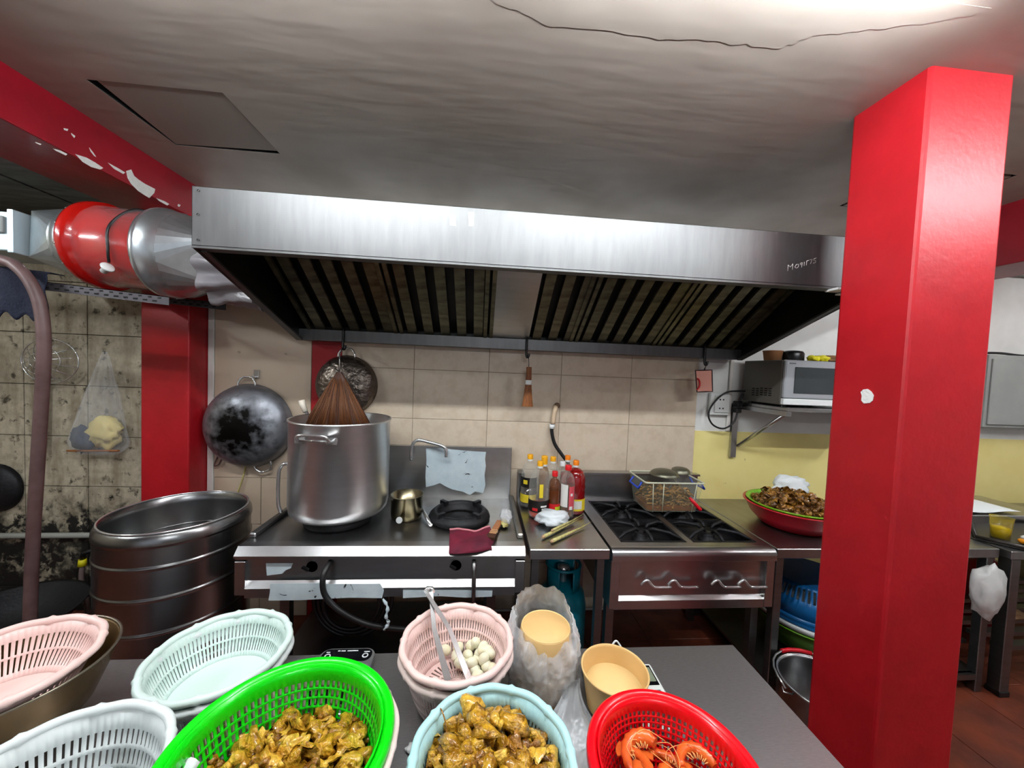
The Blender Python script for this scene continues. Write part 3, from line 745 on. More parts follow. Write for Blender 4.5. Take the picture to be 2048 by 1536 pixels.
# ================================================================== WOK STOVE (left)
SX0, SX1 = -1.066, .242
st = thing('wok_stove', 'wide stainless wok stove with two burners against the wall', 'stove', (-.41, 2.05, 0))
part('top_plate', MB().box(SX0, SX1, 1.775, 2.37, .785, .80), m_steeltop, st)
part('front_edge', MB().prism([(1.775,.80),(1.775,.765),(1.70,.757),(1.693,.760),(1.693,.768),(1.725,.80)], SX0, SX1, 'x'), m_steel, st)
for a, b in ((SX0, SX0+.03), (SX1-.03, SX1)):
    part('side_curb', MB().cbox(a, b, 1.80, 2.37, .80, .825, .006), m_steeltop, st)
part('fascia', MB().box(SX0+.045, SX1-.045, 1.722, 1.732, .62, .775), m_steel, st)
part('fascia_header', MB().box(SX0, SX1, 1.705, 1.735, .747, .765), m_steel, st)
for a, b in ((SX0, SX0+.045), (SX1-.045, SX1)):
    part('corner_post', MB().cbox(a, b, 1.70, 1.745, .585, .74, .002), m_steel, st)
part('lower_rail', MB().prism([(1.735,.655),(1.697,.617),(1.697,.575),(1.735,.575)], SX0+.045, SX1-.045, 'x'), m_steel, st)
for a in (SX0, SX1-.012): part('side_panel', MB().box(a, a+.012, 1.745, 2.37, .585, .785), m_steel, st)
part('belly_pan', MB().box(SX0+.012, SX1-.012, 1.745, 2.36, .585, .595), m_dark, st)
for x in (SX0+.12, SX1-.17):
    for y in (1.85, 2.28): part('leg', MB().box(x, x+.045, y, y+.045, 0, .585), m_dark, st)
part('under_shelf', MB().box(SX0+.1, SX1-.12, 1.85, 2.33, .12, .14), m_dark, st)
part('backsplash', MB().cbox(SX0, .218, 2.37, 2.388, .60, 1.132, .003), m_steel, st)
part('backsplash_fold', MB().box(SX0, .218, 2.365, 2.40, 1.128, 1.136), m_steel, st)
tap = part('swing_tap', MB().tube(bez([(-.42,2.368,1.05),(-.42,2.34,1.06),(-.418,2.335,1.12),(-.405,2.33,1.165),(-.37,2.33,1.182),(-.30,2.325,1.168),(-.235,2.32,1.152),(-.205,2.32,1.13),(-.20,2.32,1.08)], 6), .0105, 10), m_chrome, st)
part('tap_flange', MB().lathe([(0,-.02),(.022,-.015),(.024,0)], 16, (-.42,2.368,1.05), Rx(PI/2)), m_chrome, tap)
def flat_film(name, pts, y, parent, thick=.0012):
    P = [atY(a, b, y) for a, b in pts]; n = len(P)
    return part(name, MB().add(P+[p+Vector((0,-thick,0)) for p in P], [list(range(n)), list(range(n,2*n))[::-1]]+[(i,(i+1) % n,n+(i+1) % n,n+i) for i in range(n)]), m_pfilm, parent)
flat_film('peeling_film', [(852,897),(880,896),(905,899),(940,902),(972,904),(970,918),(972,932),(969,950),(971,970),(966,986),(950,983),(940,990),(925,983),(905,979),(890,972),(880,966),(866,971),(852,974),(851,950),(853,920)], 2.3688, st)
flat_film('peeling_film', [(541,1167),(640,1166),(660,1168),(760,1167),(768,1180),(764,1196),(700,1195),(660,1197),(600,1200),(537,1201),(540,1185)], 1.6942, st)
flat_film('peeling_film', [(806,1180),(900,1180),(985,1181),(984,1193),(930,1195),(880,1192),(806,1196)], 1.6942, st)
flat_film('film_remnant', [(532,1126),(586,1126),(582,1136),(572,1140),(565,1147),(534,1151)], 1.7212, st)
part('film_tail', MB().tube(bez([atY(766,1198,1.69), atY(775,1215,1.688), atY(772,1235,1.685), atY(777,1246,1.69), atY(768,1260,1.686)], 4), [.004+.003*((i*7) % 3) for i in range(17)], 4), m_pfilm, st)
for x, z in ((-.742,.705),(-.085,.708)):
    k = part('knob', MB().lathe([(0,-.036),(.018,-.035),(.022,-.028),(.026,-.012),(.026,0),(0,0)], 20, (x,1.722,z), Rx(-PI/2) @ Rx(PI)), m_knob, st)
    part('pointer', MB().obox((x-.012,1.684,z+.012), (.032,.014,.009), Ry(.5)), m_knob, k)
single('gas_hose', MB().tube(bez([atY(664,1121,1.735), atY(657,1130,1.70), atY(646,1155,1.66), atY(650,1190,1.66), atY(680,1222,1.66), atY(730,1247,1.68), atY(780,1256,1.72), atY(850,1262,1.8), atY(930,1275,1.95)], 8), .0125, 12), m_rubber, 'black gas hose drooping from the left of the wok stove front', 'hose', (-.6,1.68,.5))
single('drain_pipe', MB().tube([(.0,1.73,.735),(.0,1.70,.725),(.001,1.685,.70),(.003,1.683,.62),(.004,1.69,.52)], .010, 10), m_dark, 'short steel pipe hanging at the right of the wok stove front', 'pipe', (0,1.69,.5))
# burner rings
def wok_ring(cx, cy, label):
    t = thing('wok_ring', label, 'burner ring', (cx, cy, .80), 'black cast iron wok rings')
    part('ring', MB().lathe([(.135,0),(.165,0),(.172,.012),(.165,.03),(.148,.045),(.14,.052),(.128,.05),(.122,.038),(.115,.01),(.10,.004),(.135,0)], 40, (cx,cy,.80)), m_iron, t)
    part('burner_head', MB().lathe([(0,.022),(.03,.024),(.045,.018),(.06,.01),(.075,.004)], 24, (cx,cy,.80)), m_iron, t)
    for k in range(4):
        a = PI/4+PI/2*k
        part('prong', MB().obox((cx+.135*math.cos(a), cy+.135*math.sin(a), .852), (.05,.022,.022), Rz(a)), m_iron, t)
wok_ring(-.092, 2.055, 'black cast iron wok ring left empty beside the small saucepan')
wok_ring(-.735, 2.02, 'black cast iron wok ring under the tall stock pot')
# stock pot
PX, PY, PZ = -.735, 2.03, .853
pot = thing('stock_pot', 'tall shiny steel stock pot on the wok stove', 'pot', (PX, PY, PZ))
R0 = .248
part('body', MB().lathe([(0,.0),(.20,.0),(.225,.006),(.242,.025),(R0,.06),(R0,.485),(R0+.006,.49),(R0+.006,.498),(R0,.50),(R0-.005,.495),(R0-.006,.06),(.2,.01),(0,.008)], 64, (PX,PY,PZ)), m_pot, pot)
part('broth', MB().lathe([(0,.40),(R0-.007,.40)], 40, (PX,PY,PZ)), m_broth, pot)
def pot_handle(a, z, R_, parent, hw=.075, out=.055, r=.007, c=(PX,PY)):
    def P(t, o): return Vector((c[0]+(R_+o)*math.cos(a)-t*math.sin(a), c[1]+(R_+o)*math.sin(a)+t*math.cos(a), z))
    up_ = Vector((0,0,.028))
    pts = [P(-hw,.004), P(-hw,.022), P(-hw*.96,.035)+up_*.5, P(-hw*.8,.042)+up_, P(0,.044)+up_*1.1, P(hw*.8,.042)+up_, P(hw*.96,.035)+up_*.5, P(hw,.022), P(hw,.004)]
    h = part('handle', MB().tube(bez(pts, 4), r, 8), m_chrome, parent)
    for s_ in (-1,1): part('handle_plate', MB().obox(P(s_*hw,.003), (.008,.05,.032), Rz(a)), m_chrome, h)
    part('handle_bar', MB().tube([P(-hw,.016), P(hw,.016)], .005, 8), m_chrome, h)
pot_handle(-PI/2-.10, PZ+.425, R0, pot)
part('handle', MB().tube(bez([(PX-R0*.98,PY-.05,PZ+.26),(PX-R0-.03,PY-.05,PZ+.25),(PX-R0-.045,PY-.05,PZ+.2),(PX-R0-.045,PY-.05,PZ+.05),(PX-R0-.03,PY-.05,PZ+.0)], 4), .009, 8), m_chrome, pot)
ldl = thing('ladle', 'ladle with a pale handle end standing in the stock pot', 'ladle', (-.86,2.16,1.1))
part('handle', MB().tube([(-.87,2.17,1.15),(-1.0,2.20,1.36)], .009, 8), m_chrome, ldl)
part('handle_end', MB().tube([(-1.0,2.20,1.355),(-1.02,2.205,1.395),(-1.027,2.207,1.42)], [.013,.017,.017], 10), m_cream, ldl)
# small saucepan
cx, cy = -.385, 2.06
sp = thing('saucepan', 'small brassy steel saucepan beside the stock pot', 'saucepan', (cx, cy, .80))
m_brass = mat('oily_steel', (150,142,118), .26, 1, col2=(126,116,88), vs=4)
part('body', MB().lathe([(0,0),(.075,0),(.082,.006),(.086,.03),(.086,.128),(.091,.132),(.084,.132),(.082,.03),(.07,.006),(0,.006)], 36, (cx,cy,.80)), m_brass, sp)
part('handle', MB().tube([(cx-.005,cy-.084,.842),(cx-.01,cy-.14,.842)], .012, 10), m_brass, sp)
part('handle_cap', MB().tube([(cx-.01,cy-.138,.842),(cx-.011,cy-.146,.842)], .0165, 16), m_white, sp)
single('steel_rod', MB().tube([(-.31,2.10,.845),(-.235,1.93,.812)], .0095, 12), m_chrome, 'steel ladle handle lying between the saucepan and the empty ring', 'ladle handle', (-.27,2.0,.81))
# cloth and brush on the stove edge
def rag(u, v):
    x = -.13+.205*u; y0 = 1.86-.02*math.sin(u*PI)+.03*u
    s_ = v*.16
    y = y0 - s_*1.0; z = .816+.006*math.sin(u*7+v*5)
    if y < 1.73: z -= (1.73-y)*.95
    if u > .85 and v > .6: z -= .05*(u-.85)/.15*(v-.6)/.4
    return (x+.03*v*u+.012*(1-u)*v, y-.01*v, z+.008*noise.noise(Vector((u*4,v*4,2))))
rg = thing('oven_rag', 'maroon cloth with pink hem hanging over the wok stove edge', 'cloth', (0,1.8,.80))
part('cloth', MB().grid(rag, 22, 16), m_maroon, rg, solid=.004)
part('hem', MB().tube([Vector(rag(i/20, 0))+Vector((0,.002,.003)) for i in range(21)], .006, 6), m_pinkhem, rg)
br = thing('wooden_brush', 'flat wooden brush lying beside the maroon cloth', 'brush', (.09,1.85,.80))
Mb = Rz(-.28)
part('handle', MB().obox((.108,1.89,.818), (.032,.17,.012), Mb), m_wood, br, bev=.003)
part('bristles', MB().obox((.082,1.795,.816), (.044,.06,.014), Mb), m_bristle, br)
for k in range(3): part('binding', MB().obox((.0985-.005*k,1.85-.018*k,.8185), (.036,.006,.015), Mb), m_lemonr, br)
def lumpbag(name, label, cat, c, s, seed, mat_, group=None, amp=.35, k=4):
    return single(name, lump(c, s, seed, k, amp), mat_, label, cat, (c[0], c[1], c[2]-s[2]), group)
lumpbag('seasoning_bag', 'small clear bag of scraps at the right end of the wok stove', 'bag', (.165,1.985,.838), (.032,.062,.036), 5, m_film2)
single('chilli_scraps', lump((.155,1.95,.815), (.02,.045,.014), 8, 5, .4), m_lemon, 'pale stalk scraps inside the small clear bag on the stove', 'scraps', (.155,1.95,.801))

# ================================================================== BOTTLE TABLE
t = thing('side_table', 'narrow stainless table holding the sauce bottles', 'table', (.455,2.05,0))
part('table_top', MB().cbox(.262, .652, 1.69, 2.385, .75, .80, .003), m_steel, t)
for x in (.275,.595):
    for y in (1.70,2.33): part('leg', MB().box(x, x+.035, y, y+.035, 0, .75), m_dark, t)
part('shelf', MB().box(.275,.63,1.72,2.36,.02,.035), m_dark, t)
part('upstand', MB().box(.262,.30,2.30,2.39,.80,.99), m_dark, t)
cyl = thing('gas_cylinder', 'teal gas cylinder under the bottle table', 'gas cylinder', (.51,2.02,.035))
part('tank', MB().lathe([(0,0),(.10,0),(.125,.02),(.135,.06),(.135,.30),(.12,.37),(.08,.41),(0,.425)], 36, (.51,2.02,.035)), m_teal, cyl)
col_ = MB()
for a0, a1 in ((-2.9,-2.0),(-1.2,.2),(.6,2.6)):
    col_.grid(lambda u, v: (.51+.095*math.cos(a0+(a1-a0)*u), 2.02+.095*math.sin(a0+(a1-a0)*u), .43+.12*v), 14, 2)
part('collar', col_, m_teal, cyl, solid=.005)
part('collar_ring', MB().tube([(.51+.095*math.cos(2*PI*k/32), 2.02+.095*math.sin(2*PI*k/32), .555) for k in range(32)], .008, 8, closed=True), m_teal, cyl)
part('foot_ring', MB().lathe([(.12,-.015),(.125,.03)], 32, (.51,2.02,.035)), m_teal, cyl, solid=.004)
part('valve', MB().lathe([(.02,.42),(.02,.48),(.035,.485),(.035,.51),(0,.515)], 16, (.51,2.02,.035)), m_chrome, cyl)
# bottles
def bottle(label, x, y, h, r, capm, capr=.018, liq=None, lh=0, body=m_pet, labels=(), caph=.026, waist=0, neck=.013, ribs=0):
    b = thing('sauce_bottle', label, 'bottle', (x, y, .80), 'sauce bottles on the narrow table')
    hs = h-caph
    prof = [(0,.004),(r*.75,0),(r*.95,.006),(r,.02)]
    zb = hs*.62
    N_ = 10 if ribs else 2
    for i in range(N_):
        z = .03+(zb-.03)*i/(N_-1); prof.append((r*(1-(.05 if ribs and i % 2 else 0)), z))
    for i in range(1, 7):
        t_ = i/6; prof.append((neck+(r-neck)*math.cos(t_*PI/2)**.9, zb+(hs*.93-zb)*math.sin(t_*PI/2)))
    prof += [(neck, hs)]
    part('bottle', MB().lathe(prof, 28, (x,y,.80)), body, b)
    if liq:
        lp = [(0,.006)]+[(max(0,rr_-.004), z+.002) for rr_, z in prof[1:] if z < lh]
        lp += [(lp[-1][0], lh), (0, lh)]
        part('liquid', MB().lathe(lp, 24, (x,y,.80)), liq, b)
    part('cap', MB().lathe([(capr,-.002),(capr,caph*.85),(capr*.9,caph),(0,caph)], 20, (x,y,.80+hs)), capm, b)
    if capm in (m_capy, m_capo): part('neck_ring', MB().lathe([(capr*.95,-.014),(capr*1.02,-.002)], 20, (x,y,.80+hs)), m_white, b)
    for (m_, z0, z1, a0, a1) in labels:
        part('label', MB().arc(x, y, r+.0012+.0008*(m_ in (m_lwht,m_lyel,m_lgrn)), .80+z0, .80+z1, math.radians(a0), math.radians(a1), 16), m_, b)
    return b
# angles: -90 faces the camera
bottle('tall oil bottle with a black and gold label behind the others on the left', .325, 2.25, .325, .052, m_capy, labels=((m_lblk,.13,.19,-190,-40),(m_lyel,.035,.085,-190,-40),(m_lyel,.15,.175,-140,-110)), liq=m_liqdk, lh=.14)
bottle('big oil bottle with red oil left under a black label', .362, 2.09, .325, .060, m_capy, liq=m_liqor, lh=.075, labels=((m_lblk,.042,.108,-200,20),(m_lwht,.072,.082,-88,-52),(m_lwht,.05,.066,-82,-60),(m_lyel,.128,.205,-98,-78),(m_lred,.05,.066,-135,-104)))
bottle('slim brown bottle with a tall yellow cap', .415, 2.25, .318, .034, m_capy, .020, body=m_petoil, caph=.05, liq=m_liqbr, lh=.2)
bottle('clear bottle with a yellow cap behind the small red capped bottle', .468, 2.24, .316, .050, m_capy, liq=m_liqbr, lh=.11)
bottle('clear bottle with a white cap among the sauces', .535, 2.27, .28, .040, m_white, liq=m_liqbr, lh=.1)
bottle('small red capped bottle with a red and lime label', .45, 2.085, .268, .036, m_capr, .017, liq=m_liqbr, lh=.155, body=m_petbr, ribs=1, labels=((m_lred,.008,.085,-170,-20),(m_lgrn,.008,.07,-88,-22)))
bottle('red capped bottle with a tall white and red label', .528, 2.085, .305, .043, m_capr, .019, liq=m_liqbr, lh=.19, labels=((m_lwht,.07,.20,-160,-100),(m_lpnk,.055,.19,-90,-40),(m_lwht,.055,.075,-84,-58),(m_lwht,.135,.15,-78,-60)))
bottle('orange capped bottle mostly hidden behind the big red one', .576, 2.30, .312, .046, m_capo, liq=m_liqred, lh=.2)
bottle('big bottle of red chilli sauce with a tomato label', .59, 2.15, .318, .062, m_capo, liq=m_liqred, lh=.255, body=m_petred, labels=((m_lyel,.03,.10,-150,-30),(m_lwht,.042,.09,-115,-62),(m_lred,.045,.072,-105,-72)), ribs=1)
lumpbag('white_plastic_bag', 'crumpled white plastic bag in front of the bottles', 'bag', (.425,1.975,.834), (.085,.062,.042), 3, m_filmw, amp=.45, k=5)
def stalk(a, b, label, r=.0085):
    a, b = Vector(a), Vector(b); s = thing('lemongrass_stalk', label, 'lemongrass', tuple(a), 'lemongrass stalks')
    part('stem', MB().tube([a, a*.7+b*.3, a*.35+b*.65, b], [r*1.15, r, r*.8, r*.5], 8), m_lemon, s)
    part('root_end', MB().tube([a+(a-b).normalized()*.012, a], [r*.7, r*1.16], 8), m_lemonr, s)
    d = (b-a).normalized()
    for k in range(4):
        e = b+d*(.03+.012*k)+Vector((.012*(k-1.5),.006*(k % 2),.004*k))
        part('frayed_leaf', MB().tube([b-d*.03, b, e], [.003,.0028,.0006], 5), m_lemon, s)
stalk((.345,1.80,.812), (.53,1.965,.812), 'lemongrass stalk tucked against the white plastic bag')
stalk((.382,1.755,.811), (.575,1.915,.811), 'lemongrass stalk nearest the table edge')
stalk((.40,1.845,.826), (.55,1.985,.824), 'short lemongrass stalk lying on the other two', .006)

# ================================================================== GAS RANGE (right)
GX0, GX1 = .664, 1.514
rg = thing('gas_range', 'stainless four burner gas range in the middle of the row', 'range', (1.09,2.05,0))
# top with two open wells
top = MB()
wx = ((.735,1.085),(1.118,1.47)); wy = (1.765,2.345)
top.box(GX0, wx[0][0], 1.73, 2.385, .78, .80).box(wx[0][1], wx[1][0], 1.73, 2.385, .78, .80).box(wx[1][1], GX1, 1.73, 2.385, .78, .80)
for a, b in wx: top.box(a, b, 1.73, wy[0], .78, .80).box(a, b, wy[1], 2.385, .78, .80)
part('top_frame', top, m_steeltop, rg)
nose = [(1.73,.80)]+[(1.72-.035*math.sin(k/6*PI/2)*1.0-.0, .80-.03*(1-math.cos(k/6*PI/2))) for k in range(7)]+[(1.685,.742),(1.73,.742)]
part('bullnose', MB().prism(nose, GX0, GX1, 'x'), m_steel, rg, bev=.002)
part('fascia', MB().box(GX0+.045, GX1-.045, 1.718, 1.73, .54, .745), m_steel, rg)
for a, b in ((GX0, GX0+.045), (GX1-.045, GX1)): part('corner_post', MB().cbox(a, b, 1.695, 1.745, .50, .742, .002), m_steel, rg)
part('lower_rail', MB().prism([(1.735,.57),(1.70,.538),(1.70,.495),(1.735,.495)], GX0+.045, GX1-.045, 'x'), m_steel, rg)
for a in (GX0, GX1-.012): part('side_panel', MB().box(a, a+.012, 1.745, 2.385, .50, .78), m_steel, rg)
part('belly_pan', MB().box(GX0+.012, GX1-.012, 1.745, 2.38, .50, .51), m_dark, rg)
part('backsplash', MB().cbox(GX0+.04, GX1, 2.385, 2.41, .6, .982, .003), m_steel, rg)
part('backsplash_cap', MB().box(GX0+.04, GX1, 2.36, 2.41, .972, .984), m_steel, rg)
for x in (GX0+.01, GX1-.06):
    for y in (1.76, 2.30): part('leg', MB().box(x, x+.04, y, y+.04, 0, .50), m_dark, rg)
for a, b in wx:
    part('drip_well', MB().box(a, b, wy[0], wy[1], .735, .742).box(a-.002,a,wy[0],wy[1],.735,.79).box(b,b+.002,wy[0],wy[1],.735,.79), m_iron, rg)
    mx = (a+b)/2
    for yc in (1.915, 2.195):
        gr = MB()
        hw_, hd_ = (b-a)/2-.006, .138
        for sx_ in (-1,1): gr.box(mx+sx_*hw_-.006, mx+sx_*hw_+.006, yc-hd_, yc+hd_, .785, .80)
        for sy_ in (-1,1): gr.box(mx-hw_, mx+hw_, yc+sy_*hd_-.006, yc+sy_*hd_+.006, .785, .80)
        for k in range(6):
            an = PI/6+PI/3*k; dv = Vector((math.cos(an), math.sin(an), 0))
            ex = min(hw_/max(abs(dv.x),1e-3), hd_/max(abs(dv.y),1e-3))
            c_ = Vector((mx,yc,.80)); p0, p1, p2, p3 = c_+dv*.035, c_+dv*.055+Vector((0,0,.016)), c_+dv*(ex*.72)+Vector((0,0,.014)), c_+dv*ex-Vector((0,0,.008))
            gr.tube([p0, p1, p2, p3], [.007,.0095,.0095,.007], 6)
        g_ = part('pan_support', gr, m_iron, rg)
        part('burner', MB().lathe([(0,.03),(.028,.03),(.034,.022),(.034,.008),(.05,.004),(.05,-.02)], 24, (mx,yc,.755)), m_iron, rg)
for px in (1278,1331,1416,1468):
    p = atY(px+9, 1158, 1.718)
    v = part('gas_valve', MB().lathe([(.014,0),(.018,-.012),(.018,-.026),(0,-.03)], 14, p, Rx(-PI/2) @ Rx(PI)), m_chrome, rg)
    part('lever', MB().tube(bez([p+Vector((-.024,-.028,-.012)), p+Vector((-.008,-.034,.010)), p+Vector((.008,-.036,.012)), p+Vector((.03,-.036,-.012)), p+Vector((.05,-.036,-.021)), p+Vector((.125,-.036,-.021))], 5), .0062, 8), m_chrome, v)
# clear tub of noodles with strainers
bxo = thing('clear_tub', 'clear plastic tub with blue handles on the range', 'tub', (1.2,2.22,.815))
bx0, bx1, by0, by1, bz0, bz1 = 1.012, 1.385, 2.105, 2.365, .818, 1.0
def rrect(x0, x1, y0, y1, r, n=5):
    o = []
    for (cx_, cy_, a0) in ((x1-r,y1-r,0),(x0+r,y1-r,PI/2),(x0+r,y0+r,PI),(x1-r,y0+r,1.5*PI)):
        for k in range(n+1): a = a0+PI/2*k/n; o.append((cx_+r*math.cos(a), cy_+r*math.sin(a)))
    return o
lo = rrect(bx0+.025, bx1-.025, by0+.02, by1-.02, .03); hi = rrect(bx0, bx1, by0, by1, .02)
n = len(lo); mb = MB()
mb.add([(x,y,bz0) for x,y in lo]+[(x,y,bz1) for x,y in hi], [(i,(i+1) % n,n+(i+1) % n,n+i) for i in range(n)]+[list(range(n))[::-1]])
part('wall', mb, m_boxpl, bxo)
part('rim', MB().tube([(x,y,bz1) for x,y in hi], .006, 6, closed=True), m_boxrim, bxo)
for fx_ in (.12,.30,.86): part('rib', MB().tube([(bx0+.02+(bx1-bx0-.04)*fx_,by0+.016,bz0),(bx0+(bx1-bx0)*fx_,by0-.002,bz1)], .003, 6), m_boxrim, bxo)
for s_, xx in ((-1,bx0-.004),(1,bx1+.004)):
    part('handle', MB().tube([(xx,by0+.05,.99),(xx+s_*.022,by0+.045,.955),(xx+s_*.022,by1-.085,.955),(xx,by1-.09,.99)], .0065, 8), m_bluehan, bxo)
nd = MB()
rnd = random.Random(11)
for i in range(230):
    x = rnd.uniform(bx0+.045,bx1-.045); y = by0+.03+rnd.random()**1.6*(by1-by0-.07); z = rnd.uniform(bz0+.022,.945)
    an = rnd.uniform(0,2*PI); l_ = rnd.uniform(.02,.035)
    nd.tube([(x-l_*math.cos(an),y-.4*l_*math.sin(an),z-.008),(x,y,z+rnd.uniform(-.006,.012)),(x+l_*math.cos(an),y+.4*l_*math.sin(an),z-.006)], .0062, 5)
single('braised_noodles', nd, m_noodle, 'brown braised strips filling the clear tub', 'noodles', (1.2,2.23,.82), kind='stuff')
single('braising_liquid', MB().add([(x,y,bz0+.004) for x,y in rrect(bx0+.03,bx1-.03,by0+.025,by1-.025,.03)]+[(x,y,bz0+.035) for x,y in rrect(bx0+.026,bx1-.026,by0+.022,by1-.022,.03)], [(i,(i+1) % n,n+(i+1) % n,n+i) for i in range(n)]+[list(range(n,2*n))]), m_broth, 'amber broth at the bottom of the clear tub', 'broth', (1.2,2.23,.82), kind='stuff')
def strainer(c, r, hand, label, hm, tip):
    s = thing('mesh_strainer', label, 'strainer', tuple(c), 'mesh strainers in the clear tub')
    c = Vector(c)
    part('mesh_bowl', MB().lathe([(r*math.cos(t_), r*.42*math.sin(t_)) for t_ in [PI/2*k/7 for k in range(8)]], 28, c), m_mesh, s)
    part('hoop', MB().tube([c+Vector((r*math.cos(2*PI*k/32), r*math.sin(2*PI*k/32), 0)) for k in range(32)], .003, 6, closed=True), m_mesh, s)
    a, b = Vector(hand), Vector(tip)
    for dx in (-.007,.007): part('wire', MB().tube([c+Vector((dx,-r*.3,r*.4)), c+Vector((dx+.02,-r,0)), a+Vector((dx*.5,0,0))], .0022, 5), m_mesh, s)
    part('handle', MB().tube([a, a*.8+b*.2, b*.95+a*.05, b], [.006,.010,.011,.007], 10), hm, s)
strainer((1.20,2.25,1.012), .088, atY(1379,995,2.06), 'domed mesh strainer with a red handle resting across the clear tub', m_redhan, atY(1402,1021,2.03))
single('strainer_bowl', MB().lathe([(.06,0),(.055,.02),(.04,.03),(0,.035)], 24, (1.355,2.33,1.006)), m_mesh, 'small mesh strainer at the far corner of the clear tub', 'strainer', (1.355,2.33,1.006))

# ================================================================== RIGHT COUNTER
ct = thing('work_counter', 'stainless counter between the gas range and the column', 'counter', (2.15,2.05,0))
part('counter_top', MB().cbox(1.522, 2.79, 1.695, 2.415, .75, .80, .003), m_steeltop, ct)
for x in (1.528, 2.735):
    for y in (1.705,2.35): part('leg', MB().cbox(x, x+.042, y, y+.042, 0, .75, .003), m_dark, ct)
part('shelf', MB().box(1.53, 2.78, 1.72, 2.40, .085, .10), m_dark, ct)
part('shelf_rail', MB().box(1.57, 2.735, 1.705, 1.73, .07, .10), m_dark, ct)
# red bowl, green basket, braised meat
bc = Vector((1.855,1.98,.802))
rb = thing('red_bowl', 'red plastic bowl on the counter behind the column', 'bowl', tuple(bc))
part('shell', MB().lathe([(0,0),(.15,0),(.17,.012),(.215,.06),(.24,.115),(.252,.122),(.252,.128),(.236,.124),(.208,.06),(.165,.016),(0,.012)], 48, bc), m_redbowl, rb)
gb = thing('green_basket', 'lime green basket nested in the red bowl', 'basket', (bc.x,bc.y,bc.z+.02))
part('shell', MB().lathe([(0,.02),(.14,.02),(.195,.07),(.228,.125),(.238,.132),(.236,.138),(.222,.132),(.19,.07),(.13,.026),(0,.026)], 48, bc), m_basin, gb)

# ================================================================== FOOD PIECES
def shape_lump(seed, s, amp=.45, k=3):
    return lump((0,0,0), s, seed, k, amp, 2)
def shape_curl(seed):
    r_ = random.Random(seed); R_ = r_.uniform(.010,.014); mb = MB(); N_ = 12
    pts = [Vector((R_*math.cos(a), R_*math.sin(a), .004*i/N_)) for i, a in [(i, i/N_*PI*r_.uniform(1.2,1.5)) for i in range(N_)]]
    mb.tube(pts, [.007+.003*math.sin(i*1.3+seed) for i in range(N_)], 8); return mb
def shape_fold(seed):
    r_ = random.Random(seed); ph = r_.uniform(0,6)
    def f(u, v):
        x = (u-.5)*.052; y = (v-.5)*.036
        return (x*(1-.3*v), y, .012*math.sin(u*5+ph)+.010*math.cos(v*4+ph)+.006*noise.noise(Vector((u*5,v*5,seed))))
    mb = MB().grid(f, 9, 8); top_n = len(mb.v)
    def f2(u, v):
        p = Vector(f(u, v)); return p-Vector((0,0,.007*math.sin(PI*min(1,max(0,u)))*math.sin(PI*v)+.003))
    mb.grid(f2, 9, 8); return mb
def make_shapes(prefix, mats, sc_=1.0):
    out = []
    for i in range(12):
        if i % 4 == 0: mb = shape_curl(i+1)
        elif i % 4 == 1: mb = shape_fold(i+1)
        elif i % 4 == 2: mb = shape_lump(i+1, (.025,.016,.011), .8, 7)
        else: mb = shape_fold(i+20) if i % 8 == 3 else shape_lump(i+1, (.019,.016,.012), .85, 8)
        for v in mb.v: v *= sc_
        me = mb.mesh(prefix); me.materials.append(mats[i % len(mats)]); out.append(me)
    return out
giz = make_shapes('gizzard_piece', [m_meat, m_meat2, m_meat, m_meat3, m_meat2], .92)
brs = make_shapes('meat_piece', [m_brmeat, m_meat3], .95)
def pile(name, shapes, c, R_, ztop, zedge, n, seed, label, cat, group, layers=2, jit=.006):
    r_ = random.Random(seed); c = Vector(c); k = 0
    for L_ in range(layers):
        for i in range(n//layers):
            rr_ = R_*math.sqrt((i+.5)/(n//layers)); a = i*2.39996+L_*1.1+r_.uniform(-.2,.2)
            t_ = rr_/R_; z = ztop+(zedge-ztop)*t_**2 - .017*(layers-1-L_) + r_.uniform(-jit,jit) + .012*noise.noise(Vector((rr_*math.cos(a)*14, rr_*math.sin(a)*14, seed)))
            s = r_.uniform(.8,1.25)
            inst(name, r_.choice(shapes), (c.x+rr_*math.cos(a)+r_.uniform(-.006,.006), c.y+rr_*math.sin(a)+r_.uniform(-.006,.006), z),
                 (r_.uniform(-.9,.9), r_.uniform(-.9,.9), r_.uniform(0,6.28)), (s,s,s), label=label, cat=cat, group=group)
def bed(name, c, R_, z0, ztop, zedge, mat_, label, cat, seed):
    def f(u, v):
        a = 2*PI*u; rr_ = R_*v
        return (c[0]+rr_*math.cos(a), c[1]+rr_*math.sin(a), ztop+(zedge-ztop)*v*v+.008*noise.noise(Vector((rr_*math.cos(a)*40, rr_*math.sin(a)*40, seed))))
    return single(name, MB().grid(f, 40, 14, True), mat_, label, cat, (c[0], c[1], z0), kind='stuff')
bed('meat_bed', bc, .2, bc.z+.03, .968, .912, m_brmeat, 'shredded braised meat under the heap in the red bowl', 'meat', 2)
pile('meat_piece', brs, bc, .20, .992, .928, 170, 21, 'piece of brown braised meat heaped in the red bowl', 'meat', 'braised meat in the red bowl')
single('white_wrapper', lump((2.06,2.23,.945), (.13,.045,.075), 12, 4, .4), m_tissue, 'white plastic wrapper standing behind the heaped red bowl', 'wrapper', (2.06,2.23,.802))

